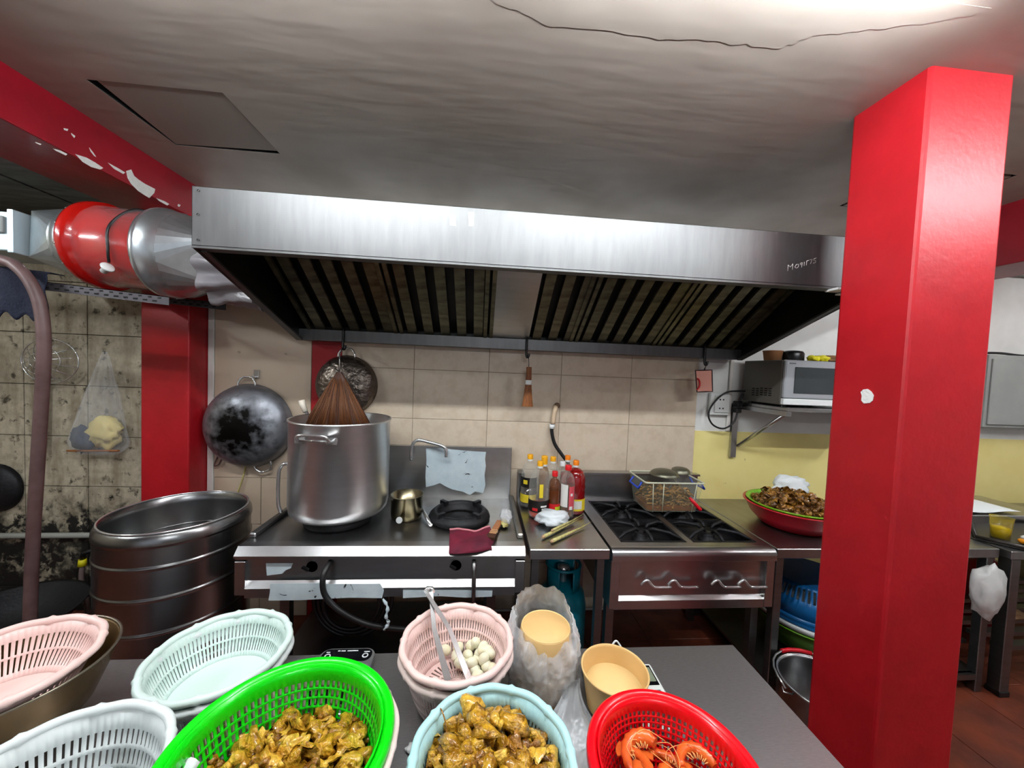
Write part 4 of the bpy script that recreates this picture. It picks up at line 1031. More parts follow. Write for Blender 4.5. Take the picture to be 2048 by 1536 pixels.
# ================================================================== BASKETS ON THE STEEL TABLE
def basket(name, label, mat_, cx, cy, zb, h, rb_, rt, style='slot', rows=2, nslot=64, group=None, rimr=.008, nodes=10, solid_bottom=False, rot=0):
    t = thing(name, label, 'basket', (cx, cy, zb), group)
    def P(a, r, z): return (cx+r*math.cos(a+rot), cy+r*math.sin(a+rot), z)
    # profile of the wall (t 0..1)
    def prof(s): return (rb_+(rt-rb_)*(s**.75), zb+.012*(0)+h*s)
    mb = MB(); bands = []
    if style == 'slot':
        s0, s1 = .12, .74; gap = .05
        hgt = (s1-s0-gap*(rows-1))/rows
        bands.append((0, s0, False))
        for i in range(rows):
            a = s0+i*(hgt+gap); bands.append((a, a+hgt, True))
            if i < rows-1: bands.append((a+hgt, a+hgt+gap, False))
        bands.append((s1, 1, False)); frac = .62
    else:
        s0, s1 = .08, .80; gap = .022
        hgt = (s1-s0-gap*(rows-1))/rows
        bands.append((0, s0, False))
        for i in range(rows):
            a = s0+i*(hgt+gap); bands.append((a, a+hgt, True))
            if i < rows-1: bands.append((a+hgt, a+hgt+gap, False))
        bands.append((s1, .9, False)); bands.append((.9, 1, False)); frac = .42
    angs = []
    for i in range(nslot):
        a = 2*PI*i/nslot; angs += [a, a+2*PI/nslot*frac]
    n2 = len(angs); lev = [bands[0][0]]+[b[1] for b in bands]
    vs = []
    for s in lev:
        r, z = prof(s)
        for a in angs: vs.append(P(a, r, z))
    fs = []
    for j, b in enumerate(bands):
        for i in range(n2):
            if b[2] and i % 2 == 1: continue
            i2 = (i+1) % n2; fs.append((j*n2+i, j*n2+i2, (j+1)*n2+i2, (j+1)*n2+i))
    mb.add(vs, fs, True)
    part('wall', mb, mat_, t, solid=.0028)
    # bottom: solid disc with radial slots
    mb = MB(); rr = [0.0001, rb_*.22, rb_*.5, rb_*.56, rb_*.86, rb_]
    nb = 40; an = []
    for i in range(nb): an += [2*PI*i/nb, 2*PI*(i+.6)/nb]
    vs = [P(a, r, zb+.001) for r in rr for a in an]; fs = []
    for j in range(5):
        for i in range(2*nb):
            if not solid_bottom and j in (1,3) and i % 2 == 1: continue
            fs.append((j*2*nb+i, j*2*nb+(i+1) % (2*nb), (j+1)*2*nb+(i+1) % (2*nb), (j+1)*2*nb+i))
    mb.add(vs, fs); part('bottom', mb, mat_, t, solid=.0028)
    # rim
    if style == 'slot':
        N_ = 120; pts = []; rs = []
        for i in range(N_):
            a = 2*PI*i/N_; ph = (a*nodes/(2*PI)) % 1; d = min(ph, 1-ph)
            k = math.exp(-(d/.055)**2); pts.append(P(a, rt+.004-.0012*math.cos(2*PI*ph), zb+h+.0008*k)); rs.append(rimr*(1+.34*k-.05*math.cos(2*PI*ph)))
        part('rim', MB().tube(pts, rs, 12, closed=True), mat_, t)
    else:
        pr = [(rt-.004,h-.022),(rt+.002,h-.006),(rt+.008,h),(rt+.016,h+.002),(rt+.021,h-.003),(rt+.022,h-.014),(rt+.019,h-.016),(rt+.018,h-.006),(rt+.008,h-.004),(rt,h-.012)]
        part('rim', MB().lathe(pr, 96, (cx,cy,zb)), mat_, t)
    return t
TZ = .80
# steel table
tb = thing('steel_table', 'stainless steel prep table in the foreground', 'table', (-.25,.5,0))
part('table_top', MB().cbox(-1.40, .835, -.10, 1.075, .762, .80, .003), m_table, tb)
for x in (-1.37,.77):
    for y in (-.06,1.01): part('leg', MB().tube([(x+.02,y+.02,0),(x+.02,y+.02,.762)], .019, 12), m_dark, tb)
part('under_shelf', MB().box(-1.37,.80,-.06,1.05,.18,.195), m_dark, tb)

# mint basket pair at the back left
mx_, my_, mr_ = -.62, .941, .155
basket('mint_basket', 'mint basket nested on top of its twin behind the green basket', m_mint, mx_, my_, TZ+.022, .098, .105, mr_-.012, rows=2, nslot=96, solid_bottom=True)
basket('mint_basket', 'lower mint basket carrying the empty mint one', m_wht, mx_+.003, my_-.002, TZ+.002, .098, .107, mr_-.011, rows=2, nslot=96, solid_bottom=True)
# brown bowl with a pale pink basket, far left
bx_, by_ = -.985, .853
bw = thing('brown_bowl', 'wide old brown metal bowl at the left edge of the table', 'bowl', (bx_, by_, TZ))
part('shell', MB().lathe([(0,.002),(.07,0),(.09,.010),(.122,.055),(.146,.115),(.159,.161),(.1615,.165),(.156,.161),(.142,.115),(.117,.058),(.085,.016),(0,.010)], 64, (bx_,by_,TZ)), m_bowlbrown, bw)
part('rim', MB().tube([(bx_+.1615*math.cos(2*PI*k/64), by_+.1615*math.sin(2*PI*k/64), TZ+.165) for k in range(64)], .003, 6, closed=True), m_bowlrim, bw)
basket('pink_basket', 'empty pale pink basket sitting in the brown bowl', m_pink, -.988, .830, TZ+.090, .094, .092, .1465, rows=2, nslot=84, solid_bottom=True)
# white basket bottom left
basket('white_basket', 'white basket of clear plastic film at the bottom left', m_wht, -.673, .609, TZ+.002, .148, .118, .153, rows=3, nslot=86, solid_bottom=True)
lumpbag('plastic_film', 'crumpled white plastic film lying in the white basket', 'plastic film', (-.655,.615,.868), (.085,.08,.05), 14, m_filmw, amp=.6, k=7)
# green basket in a pale one
gx, gy = -.326, .653
basket('green_basket', 'bright green basket heaped with gizzards in the foreground', m_green, gx, gy, TZ+.014, .166, .128, .168, 'grid', rows=7, nslot=84)
basket('pale_basket', 'pale pink basket holding the bright green one', m_pinkd, gx+.006, gy-.004, TZ+.002, .158, .135, .183, rows=3, nslot=60, rimr=.006)
bed('gizzard_bed', (gx,gy,0), .147, TZ+.03, .900, .868, m_meat3, 'gizzard pieces under the heap in the green basket', 'gizzard', 5)
pile('gizzard_piece', giz, (gx,gy,0), .147, .920, .886, 285, 31, 'turmeric yellow gizzard piece heaped in the bright green basket', 'gizzard', 'gizzards in the green basket', 3)
single('paper_scrap', MB().grid(lambda u, v: (-.505+.03*u+.008*v, .625+.035*v, .915+.012*math.sin(u*3)+.02*v), 5, 5), m_tissue, 'white paper scrap among the gizzards at the green basket wall', 'paper scrap', (-.49,.64,.91), solid=.001)
# pink basket of quail eggs
px_, py_ = -.035, .917
basket('pink_basket', 'pink basket of quail eggs at the back of the table', m_pink, px_, py_, TZ+.034, .120, .088, .131, rows=3, nslot=96)
basket('pink_basket', 'lower pink basket stacked under the quail eggs', m_pinkd, px_, py_, TZ+.002, .128, .09, .133, rows=3, nslot=96)
eg = MB()
eg.lathe([(.0001,-.0165)]+[(.0125*math.sin(t_)*(1+.10*math.cos(t_)), -.0165*math.cos(t_)) for t_ in [PI*k/10 for k in range(1,10)]]+[(.0001,.0165)], 16)
eme = eg.mesh('quail_egg'); eme.materials.append(m_egg)
epx = [(960,1282,0),(980,1292,0),(917,1296,0),(943,1298,0),(960,1306,0),(912,1312,0),(936,1311,0),(954,1322,0),(975,1310,0),(990,1312,0),(932,1330,0),(950,1340,0),(973,1332,0),(955,1352,.0),(890,1300,0),(985,1338,0),(920,1325,0),(945,1326,.012),(968,1318,.012),(965,1298,.012)]
r_ = random.Random(5)
for i, (a, b, dz) in enumerate(epx):
    p = atZ(a, b, TZ+.052+dz+ (0.018 if a > 955 else 0.006))
    d = Vector((p.x-px_, p.y-py_, 0))
    if d.length > .096: d = d.normalized()*.096; p = Vector((px_+d.x, py_+d.y, p.z+.012))
    inst('quail_egg', eme, p, (r_.uniform(-1.4,1.4), r_.uniform(-1.4,1.4), r_.uniform(0,6)), (1.12,1.12,1.05), label='peeled quail egg piled in the pink basket', cat='egg', group='quail eggs in the pink basket')
tg = thing('steel_tongs', 'steel tongs leaning over the rim of the egg basket', 'tongs', (-.03,.88,.85))
hinge = Vector((-.125,1.035,1.005))
for tip, sd in ((atZ(896,1361,.862),-1),(atZ(938,1358,.862),1)):
    mid = hinge*.55+tip*.45+Vector((sd*.008,0,.004))
    d = (tip-hinge).normalized(); sdv = d.cross(Vector((0,0,1))).normalized(); nv = sdv.cross(d)
    mb = MB()
    for q0, q1, w0, w1 in ((hinge+sdv*sd*.006, mid, .007, .0075), (mid, tip, .0075, .011)):
        vs = []
        for q, w_ in ((q0,w0),(q1,w1)):
            vs += [q-sdv*.0012*sd-nv*w_, q-sdv*.0012*sd+nv*w_, q+sdv*.0012*sd+nv*w_, q+sdv*.0012*sd-nv*w_]
            vs[-4:] = [q+nv*0-sdv*w_*.8+nv*.0012, q+sdv*w_*.8+nv*.0012, q+sdv*w_*.8-nv*.0012, q-sdv*w_*.8-nv*.0012]
        mb.add(vs, [(0,1,5,4),(1,2,6,5),(2,3,7,6),(3,0,4,7),(0,3,2,1),(4,5,6,7)])
    part('arm', mb, m_chrome, tg)
part('hinge', MB().tube([hinge+Vector((-.010,.006,-.002)), hinge+Vector((-.006,.016,.002)), hinge+Vector((.006,.016,.002)), hinge+Vector((.010,.006,-.002))], .007, 8), m_chrome, tg)
# light blue basket
qx, qy = .047, .626
basket('blue_basket', 'light blue basket heaped with yellow meat pieces in the foreground', m_blueb, qx, qy, TZ+.022, .136, .098, .138, rows=2, nslot=96)
basket('blue_basket', 'lower light blue basket under the heaped one', m_blueb, qx, qy, TZ+.002, .14, .10, .140, rows=2, nslot=96)
bed('meat_bed', (qx,qy,0), .118, TZ+.03, .930, .898, m_meat3, 'yellow meat pieces under the heap in the light blue basket', 'gizzard', 8)
pile('gizzard_piece', giz, (qx,qy,0), .116, .950, .916, 216, 41, 'yellow meat piece heaped in the light blue basket', 'gizzard', 'meat pieces in the light blue basket', 2)
for (a, b, z) in ((942,1412,.962),(955,1435,.966),(1000,1440,.966),(1030,1450,.966),(970,1460,.97)):
    p = atZ(a, b, z); inst('gizzard_piece', giz[(a) % 12], p, (.4,.3,a), (1.25,1.25,1.25), label='yellow meat piece heaped in the light blue basket', cat='gizzard', group='meat pieces in the light blue basket')
single('herb_stem', MB().tube(bez([(-.065,.73,.952),(-.055,.715,.965),(-.045,.70,.955),(-.04,.685,.945)], 4), .0014, 5), m_meat3, 'thin brown herb stem over the light blue rim', 'herb stem', (-.05,.70,.95))
# red basket with shrimps
sx_, sy_ = .375, .61
basket('red_basket', 'red basket of shrimps in the foreground', m_redb, sx_, sy_, TZ+.012, .138, .10, .134, 'grid', rows=9, nslot=76)
basket('cream_basket', 'cream basket under the red shrimp basket', m_cream, sx_+.002, sy_-.002, TZ+.002, .12, .108, .142, rows=3, nslot=60, rimr=.006)
def shrimp_parts():
    N_ = 18; pts = []; rs = []
    for i in range(N_):
        t_ = i/(N_-1); a = -.3+t_*3.3; R_ = .026
        pts.append(Vector((R_*math.cos(a)*(1+.15*t_), R_*math.sin(a), 0)))
        base = .0115*(1-.55*t_)*(.55+.45*min(1, t_*6)); rs.append(base*(1+.10*math.cos(i*PI)))
    body = MB().tube(pts, rs, 10); e = pts[-1]; d = (pts[-1]-pts[-2]).normalized(); tail = MB()
    for k in (-.5,-.17,.17,.5):
        q = Matrix.Rotation(k, 3, 'Z') @ d; s_ = Vector((-q.y,q.x,0))*.003
        tail.add([e-s_+Vector((0,0,.001)), e+s_+Vector((0,0,.001)), e+q*.02+s_*1.2, e+q*.02-s_*1.2, e-s_-Vector((0,0,.001)), e+s_-Vector((0,0,.001)), e+q*.02+s_*1.2-Vector((0,0,.0016)), e+q*.02-s_*1.2-Vector((0,0,.0016))], [(0,1,2,3),(7,6,5,4),(0,3,7,4),(1,5,6,2),(2,6,7,3),(0,4,5,1)])
    legs = MB()
    for i in range(2, 13):
        p = pts[i]*.72; legs.tube([pts[i]*.8, p*.85+Vector((0,.0,.003*(i % 2))), p*.55], [.0014,.0011,.0006], 4)
    h = pts[0]
    for s_ in (-1,1): legs.tube(bez([h, h+Vector((.006,-.02,.006*s_)), h+Vector((-.02,-.038,.012*s_)), h+Vector((-.05,-.03,.014*s_))], 4), .0006, 4)
    A = []
    for nm, q, m_ in (('shrimp_body', body, m_shrimp), ('tail_fan', tail, m_shrimp), ('legs', legs, m_shrimpl)):
        me = q.mesh(nm); me.materials.append(m_); A.append((nm, me))
    return A
SP = shrimp_parts(); r_ = random.Random(9)
spos = [(1290,1512,.895),(1340,1530,.885),(1400,1532,.89),(1262,1540,.89),(1310,1552,.90),(1370,1556,.895)]
loc3 = [atZ(*p) for p in spos]
for k in range(11): a = k*2.4; loc3.append(Vector((sx_+.018*math.sqrt(k)*1.1*math.cos(a), sy_-.05+.018*math.sqrt(k)*math.sin(a), .862+.006*(k % 3))))
for i, p in enumerate(loc3):
    s = thing('shrimp', 'orange cooked shrimp in the red basket', 'shrimp', tuple(p), 'shrimps in the red basket')
    s.rotation_euler = (r_.uniform(-.5,.5), r_.uniform(-.5,.5), r_.uniform(0,6.28)); q = r_.uniform(1.25,1.4); s.scale = (q,q,q)
    for nm, me in SP:
        o = bpy.data.objects.new(nm, me); COL.objects.link(o); o.parent = s

# bag of kraft paper bowls
kx, ky = .192, .945
for i, z in enumerate((.80,.822,.844,.866)):
    tk = MB().lathe([(.078,.006),(.08,.010),(.0665,.098),(.0655,.10),(0,.098)], 48, (kx+.002*i,ky,z))
    b_ = thing('paper_bowl', ('topmost kraft paper bowl upside down in the clear bag', 'second upside down kraft paper bowl in the clear bag', 'third upside down kraft paper bowl in the clear bag', 'lowest upside down kraft paper bowl in the clear bag')[3-i], 'paper bowl', (kx,ky,z), 'stacked paper bowls in the bag')
    part('shell', tk, m_kraft, b_)
    if i == 3: part('base_disc', MB().lathe([(.062,.094),(.0635,.099),(.0655,.101),(.0635,.1015),(.0625,.0965),(0,.0965)], 48, (kx+.002*i,ky,z)), m_kraftl, b_)
def bagf(u, v):
    a = 2*PI*u; cs_, sn = math.cos(a), math.sin(a)
    lift = .5+.5*sn               # 1 at the back
    z = .803+(.145+.085*lift+.018*noise.noise(Vector((cs_*2.2,sn*2.2,4))))*v
    r = .083+.016*math.sin(v*PI)+.004*lift*v
    if v > .8: r -= .012*(v-.8)/.2*(1-lift)
    f = .012*noise.noise(Vector((cs_*3.5,sn*3.5,v*3)))+.009*abs(noise.noise(Vector((cs_*6,sn*6,v*9))))+.005*abs(noise.noise(Vector((cs_*13,sn*13,v*17))))-.006
    return (kx+(r+f)*cs_*1.0, ky+(r+f)*sn*.98, z)
kb = thing('carrier_bag', 'clear plastic bag open around stacked kraft paper bowls', 'bag', (kx,ky,.80))
part('film', MB().grid(bagf, 96, 30, True), m_film2, kb)
def bagf2(u, v):
    p = Vector(bagf(u, .55+.45*v)); c_ = Vector((kx,ky,p.z)); d = p-c_
    return c_+d*(.93+.05*noise.noise(Vector((u*14,v*3,7))))+Vector((0,0,.008*noise.noise(Vector((u*10,v*2,1)))))
part('inner_fold', MB().grid(bagf2, 96, 10, True), m_film, kb)
def twist(u, v):
    a = 2*PI*u; r = .016+.05*v*v; s = Vector((.262,.885,.86))*(1-v)+Vector((.235,.80,.806))*v
    return s+Vector((math.cos(a)*r*(1.2), math.sin(a)*r*.5, math.sin(a)*r*.28*(1-v)+.006*math.sin(a*5)+.002))
part('tied_corner', MB().grid(twist, 40, 10, True), m_film2, kb)
def flatfilm(u, v):
    return (.155+.13*u+.03*v, .66+.19*v-.02*u, .803+.010*abs(noise.noise(Vector((u*4,v*4,2))))+.006*abs(noise.noise(Vector((u*11,v*9,5)))))
single('loose_film', MB().grid(flatfilm, 34, 34), m_film2, 'loose clear film lying between the light blue and red baskets', 'plastic film', (.22,.75,.801))
# kraft bucket on the white scale
ux, uy = .36, .862
ws = thing('white_scale', 'small white digital scale under the kraft paper tub', 'scale', (.39,.885,.80))
part('body', MB().cbox(.315,.518,.80,.99,.801,.818,.005), m_scalew, ws)
part('display_bezel', MB().cbox(.474,.510,.915,.98,.818,.8195,.0006), m_scaleb, ws)
part('display', MB().cbox(.478,.506,.925,.972,.8195,.8205,.0004), m_lcd, ws)
part('button', MB().cbox(.48,.504,.88,.90,.818,.8195,.0006), m_scales, ws)
kt = thing('paper_tub', 'empty kraft paper tub standing on the white scale', 'paper tub', (ux,uy,.82))
part('wall', MB().lathe([(.064,.0),(.0795,.088),(.082,.090),(.083,.093),(.081,.0955),(.0785,.093),(.0775,.088),(.0635,.008)], 56, (ux,uy,.82)), m_kraft, kt)
part('base', MB().lathe([(.064,.0),(.0645,.006),(0,.006)], 48, (ux,uy,.82)), m_kraftl, kt)
single('paper_lid', MB().lathe([(0,0),(.0705,0),(.0712,.002),(.0705,.004),(0,.004)], 48, (ux,uy,.866)), m_kraftl, 'pale cardboard disc dropped inside the kraft paper tub', 'paper disc', (ux,uy,.866))
single('wire_hook', MB().tube(bez([(.43,1.065,.804),(.438,1.07,.815),(.448,1.072,.822),(.458,1.07,.812),(.464,1.064,.803)], 5), .003, 6), m_white, 'small white wire loop at the far table edge', 'wire', (.448,1.07,.803))
# black kitchen scale
bs_ = thing('black_scale', 'silver edged black kitchen scale behind the green basket', 'scale', (-.35,1.0,.80))
part('body', MB().prism(rrect(-.425,-.272,.86,1.068,.03,8), .801, .822, 'z'), m_scales, bs_, bev=.003)
part('glass', MB().prism(rrect(-.417,-.28,1.018,1.062,.02,6), .822, .8235, 'z'), m_scaleb, bs_)
part('platform', MB().prism(rrect(-.41,-.287,.868,1.012,.045,8), .822, .828, 'z'), m_scaleb, bs_)
for x in (-.40,-.297): part('button', MB().lathe([(.0055,.8235),(.0085,.8238),(.0085,.8248),(.0055,.825)], 20, (x,1.036,0)), m_print, bs_)
mbp = MB()
for x0, x1 in ((-.378,-.371),(-.369,-.357),(-.352,-.322)): mbp.box(x0,x1,1.053,1.0565,.8236,.8239)
for x0, x1 in ((-.408,-.398),(-.304,-.288)): mbp.box(x0,x1,1.049,1.052,.8236,.8239)
part('printed_text', mbp, m_print, bs_)
single('foam_scrap', lump((-.12,.79,.806), (.016,.011,.005), 3, 4, .4), m_white, 'small white crumb on the table beside the green basket', 'scrap', (-.12,.79,.801))
single('tape_scrap', lump((-.80,.93,.805), (.012,.01,.006), 6, 4, .5), m_white, 'small white scrap left of the mint baskets', 'scrap', (-.80,.93,.80))
lumpbag('film_scraps', 'scraps of clear film beside the red basket at the table edge', 'plastic film', (.585,.565,.822), (.05,.04,.022), 19, m_film, amp=.7, k=7)

# ================================================================== TALL STEEL TUB ON THE FLOOR
ox, oy = -1.435, 1.885
tu = thing('steel_tub', 'tall dark steel soup barrel on the floor left of the wok stove', 'barrel', (ox,oy,0))
tprof = [(0,0),(.27,0),(.282,.01),(.285,.02)]
for zr in (.47,.62,.755): tprof += [(.285,zr-.012),(.285,zr-.009),(.2885,zr-.006),(.290,zr),(.2885,zr+.006),(.285,zr+.009),(.285,zr+.012)]
tprof += [(.285,.838),(.285,.842),(.290,.845),(.290,.852),(.288,.872),(.280,.888),(.272,.90),(.266,.895),(.263,.86),(.262,.855),(.262,.3),(0,.29)]
part('body', MB().lathe(tprof, 72, (ox,oy,0)), m_pot2, tu)
part('rim', MB().tube([(ox+.272*math.cos(2*PI*k/72), oy+.272*math.sin(2*PI*k/72), .90) for k in range(72)], .0045, 6, closed=True), m_chrome, tu)
part('inner_ledge', MB().tube([(ox+.258*math.cos(2*PI*k/60), oy+.258*math.sin(2*PI*k/60), .74) for k in range(60)], .004, 6, closed=True), m_pot2, tu)
# coiled hose and clutter under the wok stove
ch = MB()
for k in range(3):
    ch.tube([(-.66+(.15+.03*k)*math.cos(2*PI*i/40), 2.02+.015*k, .34+(.15+.03*k)*math.sin(2*PI*i/40)) for i in range(40)], .011, 8, closed=True)
single('coiled_hose', ch, mat('dark_coil',(60,60,62),.3,.6), 'dark coiled hose under the wok stove behind the black scale', 'hose', (-.66,2.03,.14))

# ================================================================== THINGS HUNG ON THE BACK WALL
def hung_wok(name, label, c, r, depth, mat_, handles, ang=0):
    c = Vector(c); t = thing(name, label, 'wok', (c.x, c.y, c.z-r))
    M_ = Rx(PI/2)      # local z -> -y (towards the room)
    prof = [(.0001,depth)]+[(r*math.sin(k/10*PI/2)**1.0, depth*math.cos(k/10*PI/2)**.9 if k < 10 else 0) for k in range(1,11)]
    shell = prof+[(r+.004,-.004),(r-.004,-.006)]+[(max(.0001,p[0]-.006), p[1]-.004) for p in prof[::-1]]
    part('shell', MB().lathe(shell, 56, c, M_), mat_, t)
    for a in handles:
        d = Vector((math.cos(a),0,math.sin(a))); s_ = Vector((-math.sin(a),0,math.cos(a)))
        pts = [c+d*(r-.01)+s_*.05+Vector((0,-.012,0)), c+d*(r+.015)+s_*.048+Vector((0,-.012,0)), c+d*(r+.042)+s_*.028+Vector((0,-.006,0)), c+d*(r+.046)+Vector((0,-.004,0)), c+d*(r+.042)-s_*.028+Vector((0,-.006,0)), c+d*(r+.015)-s_*.048+Vector((0,-.012,0)), c+d*(r-.01)-s_*.05+Vector((0,-.012,0))]
        part('loop_handle', MB().tube(bez(pts, 4), .006, 8), m_chrome, t)
    return t
hung_wok('hanging_wok', 'large scorched wok hung bottom out beside the red pillar', (-1.415,2.385,1.235), .255, .13, m_wok, (PI/2+.05,-PI/2+.35))
single('wok_hook', MB().cbox(-1.405,-1.375,2.40,2.412,1.53,1.58,.002).tube(bez([(-1.39,2.405,1.54),(-1.39,2.375,1.535),(-1.39,2.37,1.55)],4), .005, 6), m_chrome, 'small wall hook holding the large scorched wok', 'hook', (-1.39,2.405,1.53))
single('dangling_cord', MB().tube(bez([(-1.44,2.40,1.02),(-1.45,2.402,.95),(-1.47,2.402,.87),(-1.5,2.402,.78)], 5), .005, 6), m_lemon, 'yellowish cord hanging below the large scorched wok', 'cord', (-1.45,2.40,.8))
single('wire_loop', MB().tube(bez([(-1.60,2.395,1.05),(-1.625,2.395,.98),(-1.60,2.396,.985),(-1.575,2.396,1.04)], 4), .004, 6), m_bhose, 'brown wire loop at the lower left of the scorched wok', 'wire', (-1.6,2.395,1.0))
hung_wok('hammered_wok', 'smaller hammered wok hung behind the stock pot', (-.845,2.40,1.505), .186, .09, m_wok2, (PI/2,))
# palm fibre brush hanging over the pot
pbm = thing('fibre_brush', 'fan shaped brown fibre brush hanging over the stock pot', 'brush', (-.80,2.15,1.27))
ba = Vector((-.795,2.14,1.595))
part('wire', MB().tube([(-.832,2.28,1.735), ba+Vector((0,.0,.10)), ba], .003, 6), m_chrome, pbm)
def fan_(u, v):
    w_ = (.012+.185*v**.95); a = 2*PI*u
    return ba+Vector((w_*math.cos(a)*(1+.02*math.sin(a*20)), (.012+.035*v)*math.sin(a)*(1+.05*math.sin(a*23)), -.33*v))
part('core', MB().grid(fan_, 60, 14, True), m_bristle, pbm)
bb = MB(); r_ = random.Random(4)
m_brl = mat('pale_bristle', (92,52,20), .6)
for i in range(150):
    u = r_.uniform(-1,1); th_ = r_.choice((-1,1))*math.acos(max(-1,min(1,u)))
    v0 = r_.uniform(.1,.5); v1 = r_.uniform(.9,1.08)
    bb.tube([fan_((-abs(th_) % (2*PI))/(2*PI), v)*1.0+Vector((0,-.002,0)) for v in (v0, (v0+v1)/2, v1)], .0016, 4)
part('bristles', bb, m_brl, pbm, kind='stuff')
# bamboo brush on the middle hook
by = thing('bamboo_brush', 'slim bamboo brush hung from the middle hook', 'brush', (.298,2.275,1.42))
part('cord', MB().tube([(.291,2.283,1.735),(.294,2.278,1.69),(.295,2.278,1.665)], .002, 5), m_knob, by)
part('splints', MB().grid(lambda u, v: (.296+(.016+.018*(v**2))*math.cos(2*PI*u)*(1+.06*math.sin(2*PI*u*12)), 2.275+.010*math.sin(2*PI*u)*(1+.08*math.sin(2*PI*u*12)), 1.668-.248*v), 48, 10, True), m_bamboo, by)
part('white_band', MB().grid(lambda u, v: (.296+.0195*math.cos(2*PI*u), 2.275+.0125*math.sin(2*PI*u), 1.586-.028*v), 24, 2, True), m_white, by)
# pot holder
ph = thing('pot_holder', 'pink pot holder with dark edging hung from the right hook', 'pot holder', (1.46,2.285,1.55))
pp = [atY(x, y, 2.285) for x, y in ((1391,741),(1424,740),(1425,783),(1394,784))]
part('pad', MB().add(pp+[p+Vector((0,.008,0)) for p in pp], [(0,1,2,3),(7,6,5,4),(0,4,5,1),(1,5,6,2),(2,6,7,3),(3,7,4,0)]), m_pinkpad, ph, bev=.003)
part('edging', MB().tube([pp[0],(pp[0]+pp[1])/2,pp[1],(pp[1]+pp[2])/2,pp[2],(pp[2]+pp[3])/2,pp[3],(pp[3]+pp[0])/2], .004, 6, closed=True), m_blackedge, ph)
c_ = atY(1394, 768, 2.278); part('red_ring', MB().tube([c_+Vector((.02*math.cos(a),0,.035*math.sin(a))) for a in [-PI/2+PI*k/10 for k in range(11)]], .005, 6), m_capr, ph)
part('hanging_loop', MB().tube([pp[0]*.5+pp[1]*.5, Vector((1.458,2.283,1.725)), pp[0]*.45+pp[1]*.55], .003, 5), m_blackedge, ph)
# gas stub and black hose on the tiles
gs = thing('gas_outlet', 'taped gas stub on the tiles with a black hose running down', 'gas outlet', (.49,2.40,1.05))
part('stub', MB().tube(bez([(.50,2.42,1.41),(.50,2.39,1.405),(.49,2.38,1.37),(.484,2.378,1.30)], 5), .015, 10), mat('taped_pipe',(206,180,150),.5), gs)
part('clip', MB().tube([(.479,2.377,1.298),(.478,2.377,1.27)], .018, 12), m_white, gs)
part('hose', MB().tube(bez([(.480,2.376,1.30),(.478,2.374,1.25),(.50,2.37,1.17),(.55,2.36,1.10),(.60,2.355,1.03),(.62,2.36,.9)], 6), .0115, 10), m_rubber, gs)
single('hose_fitting', MB().lathe([(.016,0),(.02,-.01),(.012,-.018),(0,-.018)], 12, (.512,2.417,1.42), Rx(-PI/2)), mat('tape_brown',(120,92,70),.6), 'brown wall fitting at the top of the taped gas stub', 'fitting', (.512,2.41,1.42))
# white trunking, socket and microwave on its bracket
single('cable_trunking', MB().cbox(1.718,1.742,WY-.012,WY+.002,1.28,1.776,.003), m_conduit, 'white vertical cable trunking under the hood corner', 'trunking', (1.73,WY-.005,1.28))
so_ = thing('wall_socket', 'white double wall socket beside the pot holder', 'socket', (1.66,2.41,1.4))
part('back_box', MB().cbox(1.578,1.716,2.395,2.422,1.392,1.545,.004), m_socket, so_)
part('plate', MB().cbox(1.605,1.712,2.385,2.396,1.41,1.53,.004), m_socket, so_)
for dx in (-.012,.012):
    for dz in (-.03,.03): part('pin_hole', MB().lathe([(.0055,0),(.0055,-.001),(0,-.001)], 10, (1.652+dx,2.385,1.47+dz), Rx(PI/2) @ Rx(PI)), m_knob, so_)
cb = thing('power_cord', 'black power cord looping from the microwave to the socket', 'cord', (1.7,2.36,1.3))
part('cable', MB().tube(bez([(1.85,2.36,1.565),(1.76,2.36,1.565),(1.66,2.36,1.55),(1.58,2.36,1.48),(1.545,2.36,1.40),(1.58,2.36,1.33),(1.66,2.36,1.305),(1.73,2.36,1.35),(1.755,2.36,1.43)], 8), .006, 8), m_rubber, cb)
part('plug', MB().cbox(1.735,1.775,2.345,2.40,1.415,1.45,.006).cbox(1.74,1.78,2.345,2.40,1.455,1.495,.006), m_knob, cb)
part('second_cable', MB().tube(bez([(1.86,2.37,1.57),(1.80,2.37,1.55),(1.775,2.37,1.50),(1.765,2.37,1.47)], 6), .006, 8), m_rubber, cb)
sh = thing('wall_shelf', 'stainless wall shelf on a bracket carrying the microwave', 'shelf', (2.1,2.2,1.1))
part('shelf_plate', MB().cbox(1.80,2.75,2.0,2.415,1.468,1.49,.003), m_steel, sh)
for x in (1.75,2.6):
    part('wall_upright', MB().box(x,x+.04,2.40,2.418,1.10,1.47), m_steel, sh)
    part('bracket_arm', MB().box(x+.04,x+.07,2.0,2.40,1.44,1.468), m_steel, sh)
    part('bracket_brace', MB().tube([(x+.05,2.40,1.18),(x+.06,2.04,1.445)], .012, 6), m_steel, sh)
mw = thing('microwave', 'silver microwave oven on the wall shelf', 'microwave', (2.05,2.2,1.49))
part('cabinet', MB().cbox(1.795,2.30,2.06,2.38,1.502,1.772,.004), m_microd, mw)
dr = part('door', MB().cbox(1.797,2.30,2.035,2.06,1.545,1.773,.006), m_micro, mw)
part('window', MB().cbox(1.855,2.145,2.031,2.037,1.575,1.732,.002), m_glassd, dr)
part('lower_trim', MB().cbox(1.797,2.30,2.035,2.06,1.505,1.542,.003), m_white, mw)
part('brand_mark', MB().box(1.816,1.858,2.0335,2.035,1.750,1.756), mat('mark_grey',(96,100,102),.4), dr)
part('control_panel', MB().cbox(2.17,2.295,2.032,2.036,1.56,1.76,.001), m_scaleb, mw)
